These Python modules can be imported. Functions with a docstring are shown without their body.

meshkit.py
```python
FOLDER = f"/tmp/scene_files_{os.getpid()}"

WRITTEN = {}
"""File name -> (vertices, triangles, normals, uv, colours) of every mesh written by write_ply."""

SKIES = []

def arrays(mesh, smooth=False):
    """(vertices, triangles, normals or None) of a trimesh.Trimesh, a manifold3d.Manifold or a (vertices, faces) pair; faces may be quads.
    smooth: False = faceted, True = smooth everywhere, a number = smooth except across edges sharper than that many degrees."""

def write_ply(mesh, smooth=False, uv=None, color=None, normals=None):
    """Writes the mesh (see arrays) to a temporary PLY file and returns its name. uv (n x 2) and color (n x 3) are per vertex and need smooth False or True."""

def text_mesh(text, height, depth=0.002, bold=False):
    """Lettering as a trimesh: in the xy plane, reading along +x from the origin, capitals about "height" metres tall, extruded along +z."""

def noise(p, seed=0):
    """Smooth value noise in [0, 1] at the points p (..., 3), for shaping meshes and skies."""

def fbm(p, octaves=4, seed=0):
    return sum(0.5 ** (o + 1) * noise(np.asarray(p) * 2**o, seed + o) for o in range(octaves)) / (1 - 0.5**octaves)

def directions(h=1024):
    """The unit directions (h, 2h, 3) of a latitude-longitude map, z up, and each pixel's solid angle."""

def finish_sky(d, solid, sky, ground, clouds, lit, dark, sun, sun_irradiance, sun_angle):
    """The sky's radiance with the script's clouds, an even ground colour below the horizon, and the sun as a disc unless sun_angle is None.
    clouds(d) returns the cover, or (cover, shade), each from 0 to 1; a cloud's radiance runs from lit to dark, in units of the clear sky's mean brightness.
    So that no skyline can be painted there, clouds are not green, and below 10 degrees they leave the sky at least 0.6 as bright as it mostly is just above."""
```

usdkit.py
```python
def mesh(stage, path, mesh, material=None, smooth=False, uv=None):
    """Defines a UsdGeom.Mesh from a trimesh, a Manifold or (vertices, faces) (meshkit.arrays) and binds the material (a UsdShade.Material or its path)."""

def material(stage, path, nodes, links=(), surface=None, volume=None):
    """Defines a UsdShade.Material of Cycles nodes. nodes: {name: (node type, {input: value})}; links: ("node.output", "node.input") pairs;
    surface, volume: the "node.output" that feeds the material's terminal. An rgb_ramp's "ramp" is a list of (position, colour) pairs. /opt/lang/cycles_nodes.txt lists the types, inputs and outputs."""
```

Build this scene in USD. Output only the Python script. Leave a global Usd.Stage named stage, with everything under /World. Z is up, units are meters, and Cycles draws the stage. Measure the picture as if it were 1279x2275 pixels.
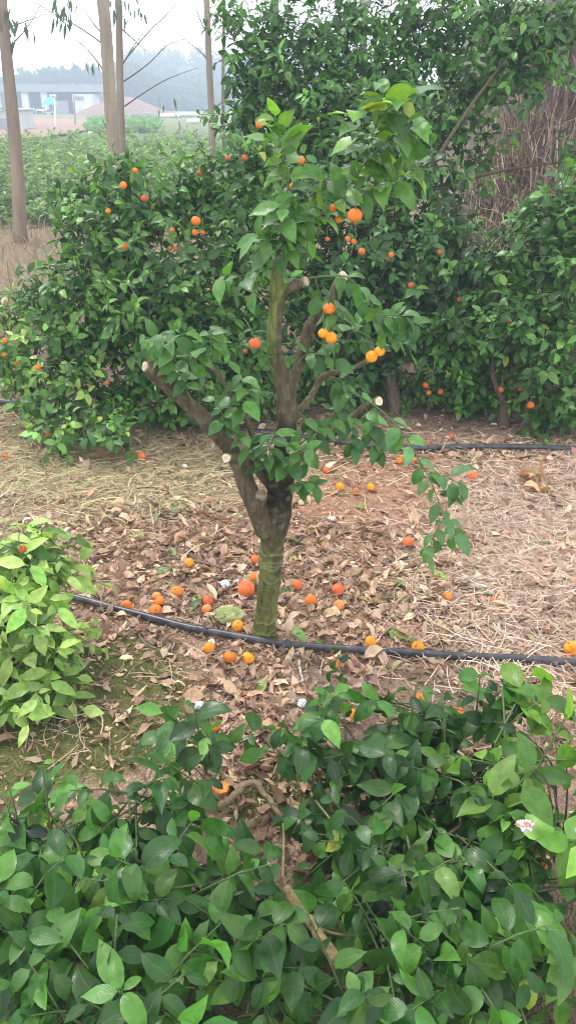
import math, random
import numpy as np, trimesh, manifold3d as m3
import usdkit, meshkit
from pxr import Usd, UsdGeom, UsdShade, UsdLux, Sdf, Gf, Vt

stage = Usd.Stage.CreateInMemory()
UsdGeom.SetStageUpAxis(stage, UsdGeom.Tokens.z)
UsdGeom.SetStageMetersPerUnit(stage, 1.0)
UsdGeom.Xform.Define(stage, '/World')
UsdGeom.Scope.Define(stage, '/World/Looks')
T = Sdf.ValueTypeNames

# ------------------------------------------------------------------ camera, sky, sun
CAM_H, PITCH, FPX = 1.65, math.radians(28.7), 1686.0
EXPOSURE = 0.97
cam = UsdGeom.Camera.Define(stage, '/World/camera')
cam.CreateHorizontalApertureAttr(20.25); cam.CreateVerticalApertureAttr(20.25 * 1024 / 575)
cam.CreateFocalLengthAttr(20.25 * FPX / 1279.0)
cam.CreateClippingRangeAttr(Gf.Vec2f(0.02, 3000))
cam.AddTranslateOp().Set(Gf.Vec3d(0, 0, CAM_H))
cam.AddRotateXOp().Set(90 - math.degrees(PITCH))
cam.CreateExposureAttr(EXPOSURE)

SUN_EL, SUN_AZ = math.radians(60), math.radians(-40)      # azimuth from +y towards +x
sd = np.array([math.sin(SUN_AZ) * math.cos(SUN_EL), math.cos(SUN_AZ) * math.cos(SUN_EL), math.sin(SUN_EL)])
sky_mat = usdkit.material(stage, '/World/Looks/sky', {
    'tc': ('texture_coordinate', {}),
    'mp': ('mapping', {'scale': (1.0, 1.0, 2.5)}),
    'n': ('noise_texture', {'scale': 2.2, 'detail': 5.0, 'roughness': 0.55}),
    'r': ('rgb_ramp', {'ramp': [(0.3, (7.4, 7.8, 8.3)), (0.7, (9.0, 9.3, 9.7))]}),
    's': ('sky_texture', {'sky_type': 'single_scattering', 'sun_disc': False, 'sun_elevation': SUN_EL, 'sun_rotation': SUN_AZ, 'aerosol_density': 3.0}),
    'm': ('mix_color', {'fac': 0.88, 'use_clamp': False}),
    'b': ('background_shader', {'strength': 0.15})},
    [('tc.generated', 'mp.vector'), ('mp.vector', 'n.vector'), ('n.fac', 'r.fac'), ('s.color', 'm.a'), ('r.color', 'm.b'), ('m.result', 'b.color')], surface='b.background')
dome = UsdLux.DomeLight.Define(stage, '/World/sky')
UsdShade.MaterialBindingAPI.Apply(dome.GetPrim()).Bind(sky_mat)
dome.GetPrim().SetCustomDataByKey('label', 'bright white hazy overcast sky above the far hill')
dome.GetPrim().SetCustomDataByKey('category', 'sky'); dome.GetPrim().SetCustomDataByKey('kind', 'structure')
sun = UsdLux.DistantLight.Define(stage, '/World/sun')
sun.CreateIntensityAttr(0.4); sun.CreateAngleAttr(12.0); sun.CreateNormalizeAttr(True) if hasattr(sun, 'CreateNormalizeAttr') else None
sun.CreateColorAttr(Gf.Vec3f(1.0, 0.95, 0.88))
z = Gf.Vec3d(*map(float, sd)); q = Gf.Rotation(Gf.Vec3d(0, 0, 1), z)
sun.AddTransformOp().Set(Gf.Matrix4d().SetRotate(q))

# ------------------------------------------------------------------ helpers
CF = np.array([0, math.cos(PITCH), -math.sin(PITCH)]); CU = np.array([0, math.sin(PITCH), math.cos(PITCH)]); CR = np.array([1.0, 0, 0])
EYE = np.array([0, 0, CAM_H])

def ray(x, y):
    return CF + (x - 639.5) / FPX * CR - (y - 1137.5) / FPX * CU

def at(x, y, Y):
    d = ray(x, y); return EYE + d * (Y / d[1])

def on(x, y, z=0.0):
    d = ray(x, y); return EYE + d * ((z - CAM_H) / d[2])

def project(P):
    d = np.asarray(P) - EYE
    k = d @ CF
    return 639.5 + FPX * (d @ CR) / k, 1137.5 - FPX * (d @ CU) / k, k

def unit(v):
    v = np.asarray(v, float); return v / np.maximum(np.linalg.norm(v, axis=-1, keepdims=True), 1e-9)

def sstep(x, a, b):
    t = np.clip((np.asarray(x, float) - a) / (b - a), 0, 1); return t * t * (3 - 2 * t)

USED = {}
def path_for(name, parent='/World'):
    k = (parent, name); n = USED.get(k, 0); USED[k] = n + 1
    return f'{parent}/{name}' if n == 0 else f'{parent}/{name}_{n:03d}'

def tag(prim, label=None, cat=None, group=None, kind=None):
    prim = prim.GetPrim() if hasattr(prim, 'GetPrim') else prim
    for k, v in (('label', label), ('category', cat), ('group', group), ('kind', kind)):
        if v: prim.SetCustomDataByKey(k, v)
    return prim

def put(name, V, F, mat, parent='/World', tint=None, uv=None, smooth=True, **kw):
    V = np.asarray(V, float); F = np.asarray(F, np.int32)
    if F.shape[1] == 4: F = np.vstack([F[:, [0, 1, 2]], F[:, [0, 2, 3]]])
    p = path_for(name, str(parent) if isinstance(parent, str) else str(parent.GetPath()))
    m = UsdGeom.Mesh.Define(stage, p)
    m.CreatePointsAttr(Vt.Vec3fArray.FromNumpy(V.astype(np.float32)))
    m.CreateFaceVertexCountsAttr(Vt.IntArray.FromNumpy(np.full(len(F), 3, np.int32)))
    m.CreateFaceVertexIndicesAttr(Vt.IntArray.FromNumpy(F.astype(np.int32).ravel()))
    m.CreateSubdivisionSchemeAttr('none')
    if smooth:
        fn = np.cross(V[F[:, 1]] - V[F[:, 0]], V[F[:, 2]] - V[F[:, 0]]); n = np.zeros_like(V)
        for k in range(3): np.add.at(n, F[:, k], fn)
        ln = np.linalg.norm(n, axis=1, keepdims=True); n = np.where(ln > 1e-14, n / np.maximum(ln, 1e-14), [0, 0, 1.0])
        m.CreateNormalsAttr(Vt.Vec3fArray.FromNumpy(n.astype(np.float32))); m.SetNormalsInterpolation('vertex')
    api = UsdGeom.PrimvarsAPI(m)
    if tint is not None:
        tint = np.broadcast_to(np.asarray(tint, np.float32), (len(V), 3))
        api.CreatePrimvar('tint', T.Color3fArray, 'vertex').Set(Vt.Vec3fArray.FromNumpy(np.ascontiguousarray(tint)))
    if uv is not None:
        api.CreatePrimvar('st', T.TexCoord2fArray, 'vertex').Set(Vt.Vec2fArray.FromNumpy(np.asarray(uv, np.float32)))
    UsdShade.MaterialBindingAPI.Apply(m.GetPrim()).Bind(mat)
    return tag(m, **kw)

def thing(name, label, cat, group=None, kind=None, parent='/World'):
    x = UsdGeom.Xform.Define(stage, path_for(name, parent if isinstance(parent, str) else str(parent.GetPath())))
    return tag(x, label, cat, group, kind)

class MB:
    def __init__(s): s.v, s.f, s.c, s.u, s.n = [], [], [], [], 0
    def add(s, V, F, tint=(.2, .2, .2), uv=None):
        V = np.asarray(V, float); F = np.asarray(F, np.int64)
        if F.shape[1] == 4: F = np.vstack([F[:, [0, 1, 2]], F[:, [0, 2, 3]]])
        s.v.append(V); s.f.append(F + s.n); s.c.append(np.broadcast_to(np.asarray(tint, float), (len(V), 3)))
        s.u.append(np.zeros((len(V), 2)) if uv is None else uv); s.n += len(V); return s
    def box(s, lo, hi, tint=(.5, .5, .5)):
        b = trimesh.creation.box(bounds=[lo, hi]); f = b.faces; v = b.vertices[f.ravel()]
        return s.add(v, np.arange(len(v)).reshape(-1, 3), tint)
    def mesh(s): return np.vstack(s.v), np.vstack(s.f), np.vstack(s.c), np.vstack(s.u)
    def put(s, name, mat, parent='/World', smooth=True, **kw):
        if not s.n: return None
        V, F, C, U = s.mesh(); return put(name, V, F, mat, parent, C, U, smooth, **kw)

def tube(pts, rad, sides=8, cap=True):
    P = np.asarray(pts, float); R = np.broadcast_to(np.asarray(rad, float), (len(P),))
    d = unit(np.gradient(P, axis=0)); a = np.array([0, 0, 1.0]) if abs(d[0][2]) < .9 else np.array([1.0, 0, 0])
    u = unit(np.cross(d[0], a)); V = []
    ang = np.arange(sides) / sides * 2 * np.pi
    for i in range(len(P)):
        u = unit(u - d[i] * (u @ d[i])); w = np.cross(d[i], u)
        V.append(P[i] + R[i] * (np.cos(ang)[:, None] * u + np.sin(ang)[:, None] * w))
    V = np.vstack(V); F = []
    for i in range(len(P) - 1):
        for k in range(sides):
            a_, b_ = i * sides + k, i * sides + (k + 1) % sides
            F.append((a_, b_, b_ + sides, a_ + sides))
    F = [(f[0], f[1], f[2]) for f in F] + [(f[0], f[2], f[3]) for f in F]
    if cap:
        n = len(V); V = np.vstack([V, P[0], P[-1]]); o = (len(P) - 1) * sides
        for k in range(sides):
            F.append((n, (k + 1) % sides, k)); F.append((n + 1, o + k, o + (k + 1) % sides))
    return V, np.array(F)

def smooth_line(pts, n):
    from scipy.interpolate import PchipInterpolator
    P = np.asarray(pts, float)
    if len(P) == 2: return P[0] + (P[1] - P[0]) * np.linspace(0, 1, n)[:, None]
    t = np.r_[0, np.cumsum(np.linalg.norm(np.diff(P, axis=0), axis=1) + 1e-6)]
    return PchipInterpolator(t, P)(np.linspace(0, t[-1], n))

PROF = {3: ([0, .34, .7, 1], [.05, .95, .72, 0]),
        4: ([0, .12, .4, .72, 1], [.05, .07, 1, .7, 0]),
        5: ([0, .1, .28, .5, .76, 1], [.05, .07, .8, 1, .66, 0]),
        8: ([0, .09, .18, .32, .46, .62, .78, .91, 1], [.05, .06, .58, .93, 1, .86, .54, .19, 0.0])}

def leaves(P, D, N, L, W, curl, fold, n=5, wave=None, twist=None):
    """Leaf blades: base P, direction D, upper side N, length L, half width W, downward curl and fold (radians). Returns V (m, rows*3, 3), F, uv."""
    m = len(P); t, w = map(np.array, PROF[n]); k = len(t)
    D = unit(D); S = unit(np.cross(D, N)); N = np.cross(S, D)
    th = curl[:, None] * (t[None] - .25)
    dt = np.diff(t)
    thm = (th[:, 1:] + th[:, :-1]) / 2
    a = np.c_[np.zeros(m), np.cumsum(np.cos(thm) * dt, 1)] * L[:, None]
    b = np.c_[np.zeros(m), np.cumsum(-np.sin(thm) * dt, 1)] * L[:, None]
    mid = P[:, None] + a[..., None] * D[:, None] + b[..., None] * N[:, None]
    Nk = N[:, None] * np.cos(th)[..., None] + D[:, None] * np.sin(th)[..., None]
    fo = np.broadcast_to(fold[:, None], (m, k)).copy()
    ww = W[:, None] * w[None]
    if wave is not None:
        fl = fo + wave[:, None] * np.sin(t * 9.0)[None]; fr = fo + wave[:, None] * np.sin(t * 9.0 + 2.1)[None]
    else: fl = fr = fo
    Sk = np.broadcast_to(S[:, None], mid.shape)
    if twist is not None:
        tw = twist[:, None] * t[None]
        Sk, Nk = Sk * np.cos(tw)[..., None] + Nk * np.sin(tw)[..., None], Nk * np.cos(tw)[..., None] - Sk * np.sin(tw)[..., None]
    lft = mid - Sk * (ww * np.cos(fl))[..., None] + Nk * (ww * np.sin(fl))[..., None]
    rgt = mid + Sk * (ww * np.cos(fr))[..., None] + Nk * (ww * np.sin(fr))[..., None]
    V = np.stack([lft, mid, rgt], 2).reshape(m, k * 3, 3)
    F = []
    for r in range(k - 1):
        for c in range(2):
            i = r * 3 + c
            if r == k - 2: F.append((i, i + 1, i + 4) )
            else: F += [(i, i + 1, i + 4), (i, i + 4, i + 3)]
    uv = np.stack([np.tile([0, .5, 1.0], k), np.repeat(t, 3)], 1)
    return V, np.array(F), uv

def join_leaves(V, F, uv, tint):
    m, k = V.shape[:2]
    return (V.reshape(-1, 3), (F[None] + (np.arange(m) * k)[:, None, None]).reshape(-1, 3), np.repeat(tint, k, 0), np.tile(uv, (m, 1)))

# ------------------------------------------------------------------ materials
def mat(name, nodes, links, surface=None, volume=None): return usdkit.material(stage, '/World/Looks/' + name, nodes, links, surface, volume)

def leaf_material(name, rough, spec, trans, tr=(1.5, 1.7, .5), back=(1.35, 1.3, 1.2), rib=.22, ribcol=(.13, .2, .06)):
    return mat(name, {
        'a': ('attribute', {'attribute': 'tint'}), 'uv': ('uvmap', {'attribute': 'st'}), 'sx': ('separate_xyz', {}),
        'm1': ('math', {'math_type': 'subtract', 'value2': .5}), 'm2': ('math', {'math_type': 'absolute'}),
        'mr': ('map_range', {'from_min': .01, 'from_max': .055, 'to_min': rib, 'to_max': 0.0, 'clamp': True}),
        'g': ('geometry', {}), 'n': ('noise_texture', {'scale': 55.0, 'detail': 3.0}),
        'r': ('rgb_ramp', {'ramp': [(.3, (.78, .78, .78)), (.7, (1.2, 1.2, 1.15))]}),
        'c1': ('mix_color', {'blend_type': 'multiply', 'fac': 1.0, 'use_clamp': False}),
        'c2': ('mix_color', {'b': ribcol}), 'bk': ('mix_color', {'blend_type': 'multiply', 'b': back, 'use_clamp': False}),
        'tc': ('mix_color', {'blend_type': 'multiply', 'fac': 1.0, 'b': tr, 'use_clamp': False}),
        'bp': ('bump', {'strength': .45, 'distance': .002}), 'v1': ('math', {'math_type': 'multiply_add', 'value2': -.7}), 'v2': ('math', {'math_type': 'multiply', 'value2': 62.0}), 'v3': ('math', {'math_type': 'sine'}), 'v4': ('math', {'math_type': 'multiply_add', 'value2': .07}), 'rn': ('map_range', {'from_min': .35, 'from_max': .65, 'to_min': rough - .1, 'to_max': rough + .14, 'clamp': True}),
        'p': ('principled_bsdf', {'roughness': rough, 'specular_ior_level': spec}), 't': ('translucent_bsdf', {}), 'x': ('mix_closure', {'fac': trans})},
        [('uv.UV', 'sx.vector'), ('sx.x', 'm1.value1'), ('m1.value', 'm2.value1'), ('m2.value', 'mr.value'), ('g.position', 'n.vector'), ('n.fac', 'r.fac'),
         ('a.color', 'c1.a'), ('r.color', 'c1.b'), ('c1.result', 'c2.a'), ('mr.result', 'c2.fac'), ('c2.result', 'bk.a'), ('g.backfacing', 'bk.fac'),
         ('bk.result', 'p.base_color'), ('c1.result', 'tc.a'), ('tc.result', 't.color'), ('m2.value', 'v1.value1'), ('sx.y', 'v1.value3'), ('v1.value', 'v2.value1'), ('v2.value', 'v3.value1'), ('v3.value', 'v4.value1'), ('n.fac', 'v4.value3'), ('v4.value', 'bp.height'), ('n.fac', 'rn.value'), ('rn.result', 'p.roughness'), ('bp.normal', 'p.normal'),
         ('p.BSDF', 'x.closure1'), ('t.BSDF', 'x.closure2')], 'x.closure')

LEAF = leaf_material('leaf', .36, .34, .22)
DRY = leaf_material('dry_leaf', .75, .25, .12, (1.1, .9, .6), (1.15, 1.1, 1.05), .3, (.3, .2, .13))
FAR = leaf_material('far_leaf', .7, .2, .2, rib=0.0)

def tinted(name, rough=.8, scale=30., lo=.7, hi=1.25, stretch=(1, 1, 1), bump=.5, dist=.004, spec=.3, detail=5.0):
    return mat(name, {
        'a': ('attribute', {'attribute': 'tint'}), 'g': ('geometry', {}), 'mp': ('mapping', {'scale': stretch}),
        'n': ('noise_texture', {'scale': scale, 'detail': detail, 'roughness': .62}),
        'r': ('rgb_ramp', {'ramp': [(.28, (lo, lo, lo)), (.72, (hi, hi, hi))]}),
        'c': ('mix_color', {'blend_type': 'multiply', 'fac': 1.0, 'use_clamp': False}), 'b': ('bump', {'strength': bump, 'distance': dist}),
        'p': ('principled_bsdf', {'roughness': rough, 'specular_ior_level': spec})},
        [('g.position', 'mp.vector'), ('mp.vector', 'n.vector'), ('n.fac', 'r.fac'), ('a.color', 'c.a'), ('r.color', 'c.b'), ('c.result', 'p.base_color'),
         ('n.fac', 'b.height'), ('b.normal', 'p.normal')], 'p.BSDF')

BARK = tinted('bark', .85, 80., .45, 1.5, (1, 1, .25), 1.0, .006, spec=.15, detail=8.0)
FARBARK = tinted('smooth_bark', .85, 14., .75, 1.2, (1, 1, .15), .4, .01)
TWIG = tinted('twig', .7, 120., .75, 1.2, bump=.3, dist=.002)
STRAW = tinted('straw', .75, 40., .75, 1.2, bump=.1)
CUT = tinted('cut_wood', .8, 160., .8, 1.12, bump=.3, dist=.002)
PEEL = tinted('peel', .5, 230., .88, 1.1, bump=.35, dist=.0012, spec=.2, detail=2.0)
MOULD = tinted('mould', .95, 120., .6, 1.2, bump=.8, dist=.004, spec=.1)
STONE = tinted('stone', .9, 45., .6, 1.25, bump=.8, dist=.008)
WALL = tinted('plaster', .85, 1.2, .85, 1.1, bump=.2)
PAINT = tinted('paint', .4, 5., .95, 1.05, bump=.0)
PIPE = mat('black_pipe', {'g': ('geometry', {}), 'n': ('noise_texture', {'scale': 26., 'detail': 6., 'roughness': .65}),
    'r': ('rgb_ramp', {'ramp': [(.45, (.018, .018, .022)), (.62, (.05, .048, .05)), (.78, (.2, .17, .15))]}),
    'p': ('principled_bsdf', {'roughness': .38})}, [('g.position', 'n.vector'), ('n.fac', 'r.fac'), ('r.color', 'p.base_color')], 'p.BSDF')
SOIL = mat('soil', {'a': ('attribute', {'attribute': 'tint'}), 'g': ('geometry', {}),
    'n': ('noise_texture', {'scale': 38., 'detail': 7., 'roughness': .7}), 'n2': ('noise_texture', {'scale': 260., 'detail': 3.}),
    'v': ('voronoi_texture', {'scale': 120.}),
    'r': ('rgb_ramp', {'ramp': [(.3, (.55, .55, .55)), (.52, (1, 1, 1)), (.75, (1.45, 1.42, 1.36))]}),
    'r2': ('rgb_ramp', {'ramp': [(.35, (.75, .75, .75)), (.6, (1.05, 1.05, 1.05)), (.8, (1.5, 1.5, 1.5))]}),
    'c': ('mix_color', {'blend_type': 'multiply', 'fac': 1.0, 'use_clamp': False}), 'c2': ('mix_color', {'blend_type': 'multiply', 'fac': 1.0, 'use_clamp': False}),
    'h': ('math', {'math_type': 'add'}),
    'b': ('bump', {'strength': .9, 'distance': .012}), 'p': ('principled_bsdf', {'roughness': .92, 'specular_ior_level': .2})},
    [('g.position', 'n.vector'), ('g.position', 'n2.vector'), ('g.position', 'v.vector'), ('n.fac', 'r.fac'), ('n2.fac', 'r2.fac'), ('a.color', 'c.a'), ('r.color', 'c.b'), ('c.result', 'c2.a'), ('r2.color', 'c2.b'),
     ('c2.result', 'p.base_color'), ('n.fac', 'h.value1'), ('v.distance', 'h.value2'), ('h.value', 'b.height'), ('b.normal', 'p.normal')], 'p.BSDF')

# ------------------------------------------------------------------ ground
def G2(x, y): p = on(x, y); return p[0], p[1]
def H(x, y, fine=True):
    x = np.asarray(x, float); y = np.asarray(y, float); p = np.stack([x, y, np.zeros_like(x)], -1)
    h = 3.0 * sstep(x - .1 * (y - 7), .7, 3.3) * sstep(y, 5.0, 7.6) * (1 - .0 * y)       # bank on the right behind the trees
    h = h * (1 + .25 * (meshkit.fbm(p * 1.1, 3, 5) - .5))
    h = h + .35 * sstep(x, 2.6, 8) * sstep(y, 7, 14)
    h = h * (1 - sstep(y, 22, 34))
    h = h + .06 * (meshkit.fbm(p * .9, 3, 1) - .5) * sstep(y, .2, 1.) + .1 * (meshkit.noise(p * .05, 3) - .5) * sstep(y, 15, 60)
    near = 1 - sstep(y, 7, 11)
    if fine: h = h + near * (.022 * (meshkit.fbm(p * 9., 4, 2) - .5) + .012 * (meshkit.fbm(p * 38., 3, 7) - .5))
    return h

gx = np.r_[-400, -200, -90, -40, -20, -10, np.arange(-6, -2.2, .12), np.arange(-2.2, 2.6, .022), np.arange(2.6, 6, .12), 10, 20, 40, 90, 200, 400]
gy = np.r_[-6, -2, -.5, np.arange(.2, 4.6, .022), np.arange(4.6, 9, .06), np.arange(9, 16, .25), np.arange(16, 44, 1.), 50, 60, 75, 90, 120, 160, 220, 320, 450]
XX, YY = np.meshgrid(gx, gy); ZZ = H(XX, YY)
GV = np.stack([XX, YY, ZZ], -1).reshape(-1, 3); nx, ny = len(gx), len(gy)
idx = np.arange(nx * ny).reshape(ny, nx)
GF = np.stack([idx[:-1, :-1], idx[:-1, 1:], idx[1:, 1:], idx[1:, :-1]], -1).reshape(-1, 4)
P = GV.copy(); P[:, 2] = 0
tan_soil = np.array([.36, .245, .175]); red_soil = np.array([.37, .195, .125]); moss = np.array([.085, .105, .02]); straw_c = np.array([.43, .34, .21]); shade_soil = np.array([.11, .07, .048])
def blob(x, y, sx, sy):
    c = on(x, y); e = on(x + sx, y); s = abs(e[0] - c[0]); v = on(x, y - sy); w = abs(v[1] - c[1])
    return np.exp(-((P[:, 0] - c[0]) / s) ** 2 - ((P[:, 1] - c[1]) / w) ** 2)
nz = meshkit.fbm(P * 3.2, 4, 11); nz2 = meshkit.fbm(P * 14., 4, 12)
C = np.tile(tan_soil, (len(P), 1))
def lay(col, w):
    global C
    w = np.clip(w, 0, 1)[:, None]; C = C * (1 - w) + np.asarray(col) * w
lay(red_soil, 1.6 * blob(840, 1100, 240, 85))
lay(red_soil * .9, .7 * blob(880, 1400, 160, 50))
lay(straw_c, 1.0 * blob(200, 1040, 330, 70)); lay(straw_c * .95, .8 * blob(1200, 1260, 220, 190))
ms = blob(290, 1490, 130, 90) * .9 + blob(60, 1660, 240, 90) * 1.9 + blob(330, 1600, 120, 60) + blob(620, 1760, 140, 60) * 1.2 + blob(200, 1180, 120, 40) * .5 + blob(850, 1700, 250, 90) * .8 + blob(180, 1440, 80, 40) * .5
lay(moss, sstep(ms * (.35 + 1.5 * nz2) + .55 * (nz - .5), .3, .75) * .9)
lay(shade_soil, sstep(P[:, 1], 3.75, 4.4) * (1 - sstep(P[:, 1], 7, 9)) * .75)  # shade under the back row of trees, put into the soil colour
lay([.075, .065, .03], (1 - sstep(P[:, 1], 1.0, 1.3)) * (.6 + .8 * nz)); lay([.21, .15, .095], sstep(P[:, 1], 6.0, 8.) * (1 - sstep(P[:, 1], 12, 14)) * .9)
lay([.105, .075, .062], sstep(ZZ.ravel(), .5, 1.3) * sstep(P[:, 0], .4, 1.4) * (P[:, 1] < 30))
lay([.10, .12, .05], sstep(P[:, 1], 11, 15)); lay([.16, .17, .07], sstep(P[:, 1], 35, 60))
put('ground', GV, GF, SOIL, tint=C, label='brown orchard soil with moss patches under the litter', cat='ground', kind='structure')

def gz(x, y): return H(np.asarray(x, float), np.asarray(y, float))
def ground_at(px, py):
    """The point of the ground seen at a photograph position."""
    p = on(px, py)
    for _ in range(4): p = on(px, py, float(gz(p[0], p[1])))
    return p
rng = np.random.default_rng(7)
def pick(pal, m, jit=.14, r=None):
    r = r or rng
    c = np.asarray(pal)[r.integers(0, len(pal), m)] * np.exp(r.normal(0, jit, (m, 1))); return c * np.exp(r.normal(0, .05, (m, 3)))

# ------------------------------------------------------------------ bushes and citrus trees
GREEN = [(.032, .092, .015), (.042, .115, .018), (.025, .074, .014), (.056, .138, .02), (.034, .096, .02)]
DARKGREEN = [(.024, .066, .018), (.03, .08, .02), (.038, .095, .022)]
MID = [(.05, .13, .022), (.07, .165, .026), (.04, .105, .022), (.09, .185, .03)]
LIGHT = [(.2, .33, .065), (.26, .39, .09), (.15, .27, .05), (.3, .42, .11)]
YELLOW = [(.2, .27, .035), (.26, .3, .04)]
BARKC = np.array([.085, .062, .045])

def rank_leaves(C0, size, facing, cell=7.0, nmax=300):
    """Indices of the leaves that show largest: nearest in their part of the view, by projected size."""
    x, y, k = project(C0)
    ok = (k > .2) & (x > -20) & (x < 1300) & (y > -20) & (y < 2300)
    cx, cy = (x // cell).astype(int), (y // cell).astype(int)
    best = {}
    for i in np.nonzero(ok)[0][np.argsort(k[ok])]: best.setdefault((cx[i], cy[i]), i)
    vis = np.array(sorted(best.values()), int)
    if not len(vis): return vis
    area = (size[vis] / k[vis]) ** 2 * (.3 + facing[vis])
    return vis[np.argsort(-area)[:nmax]]

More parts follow.
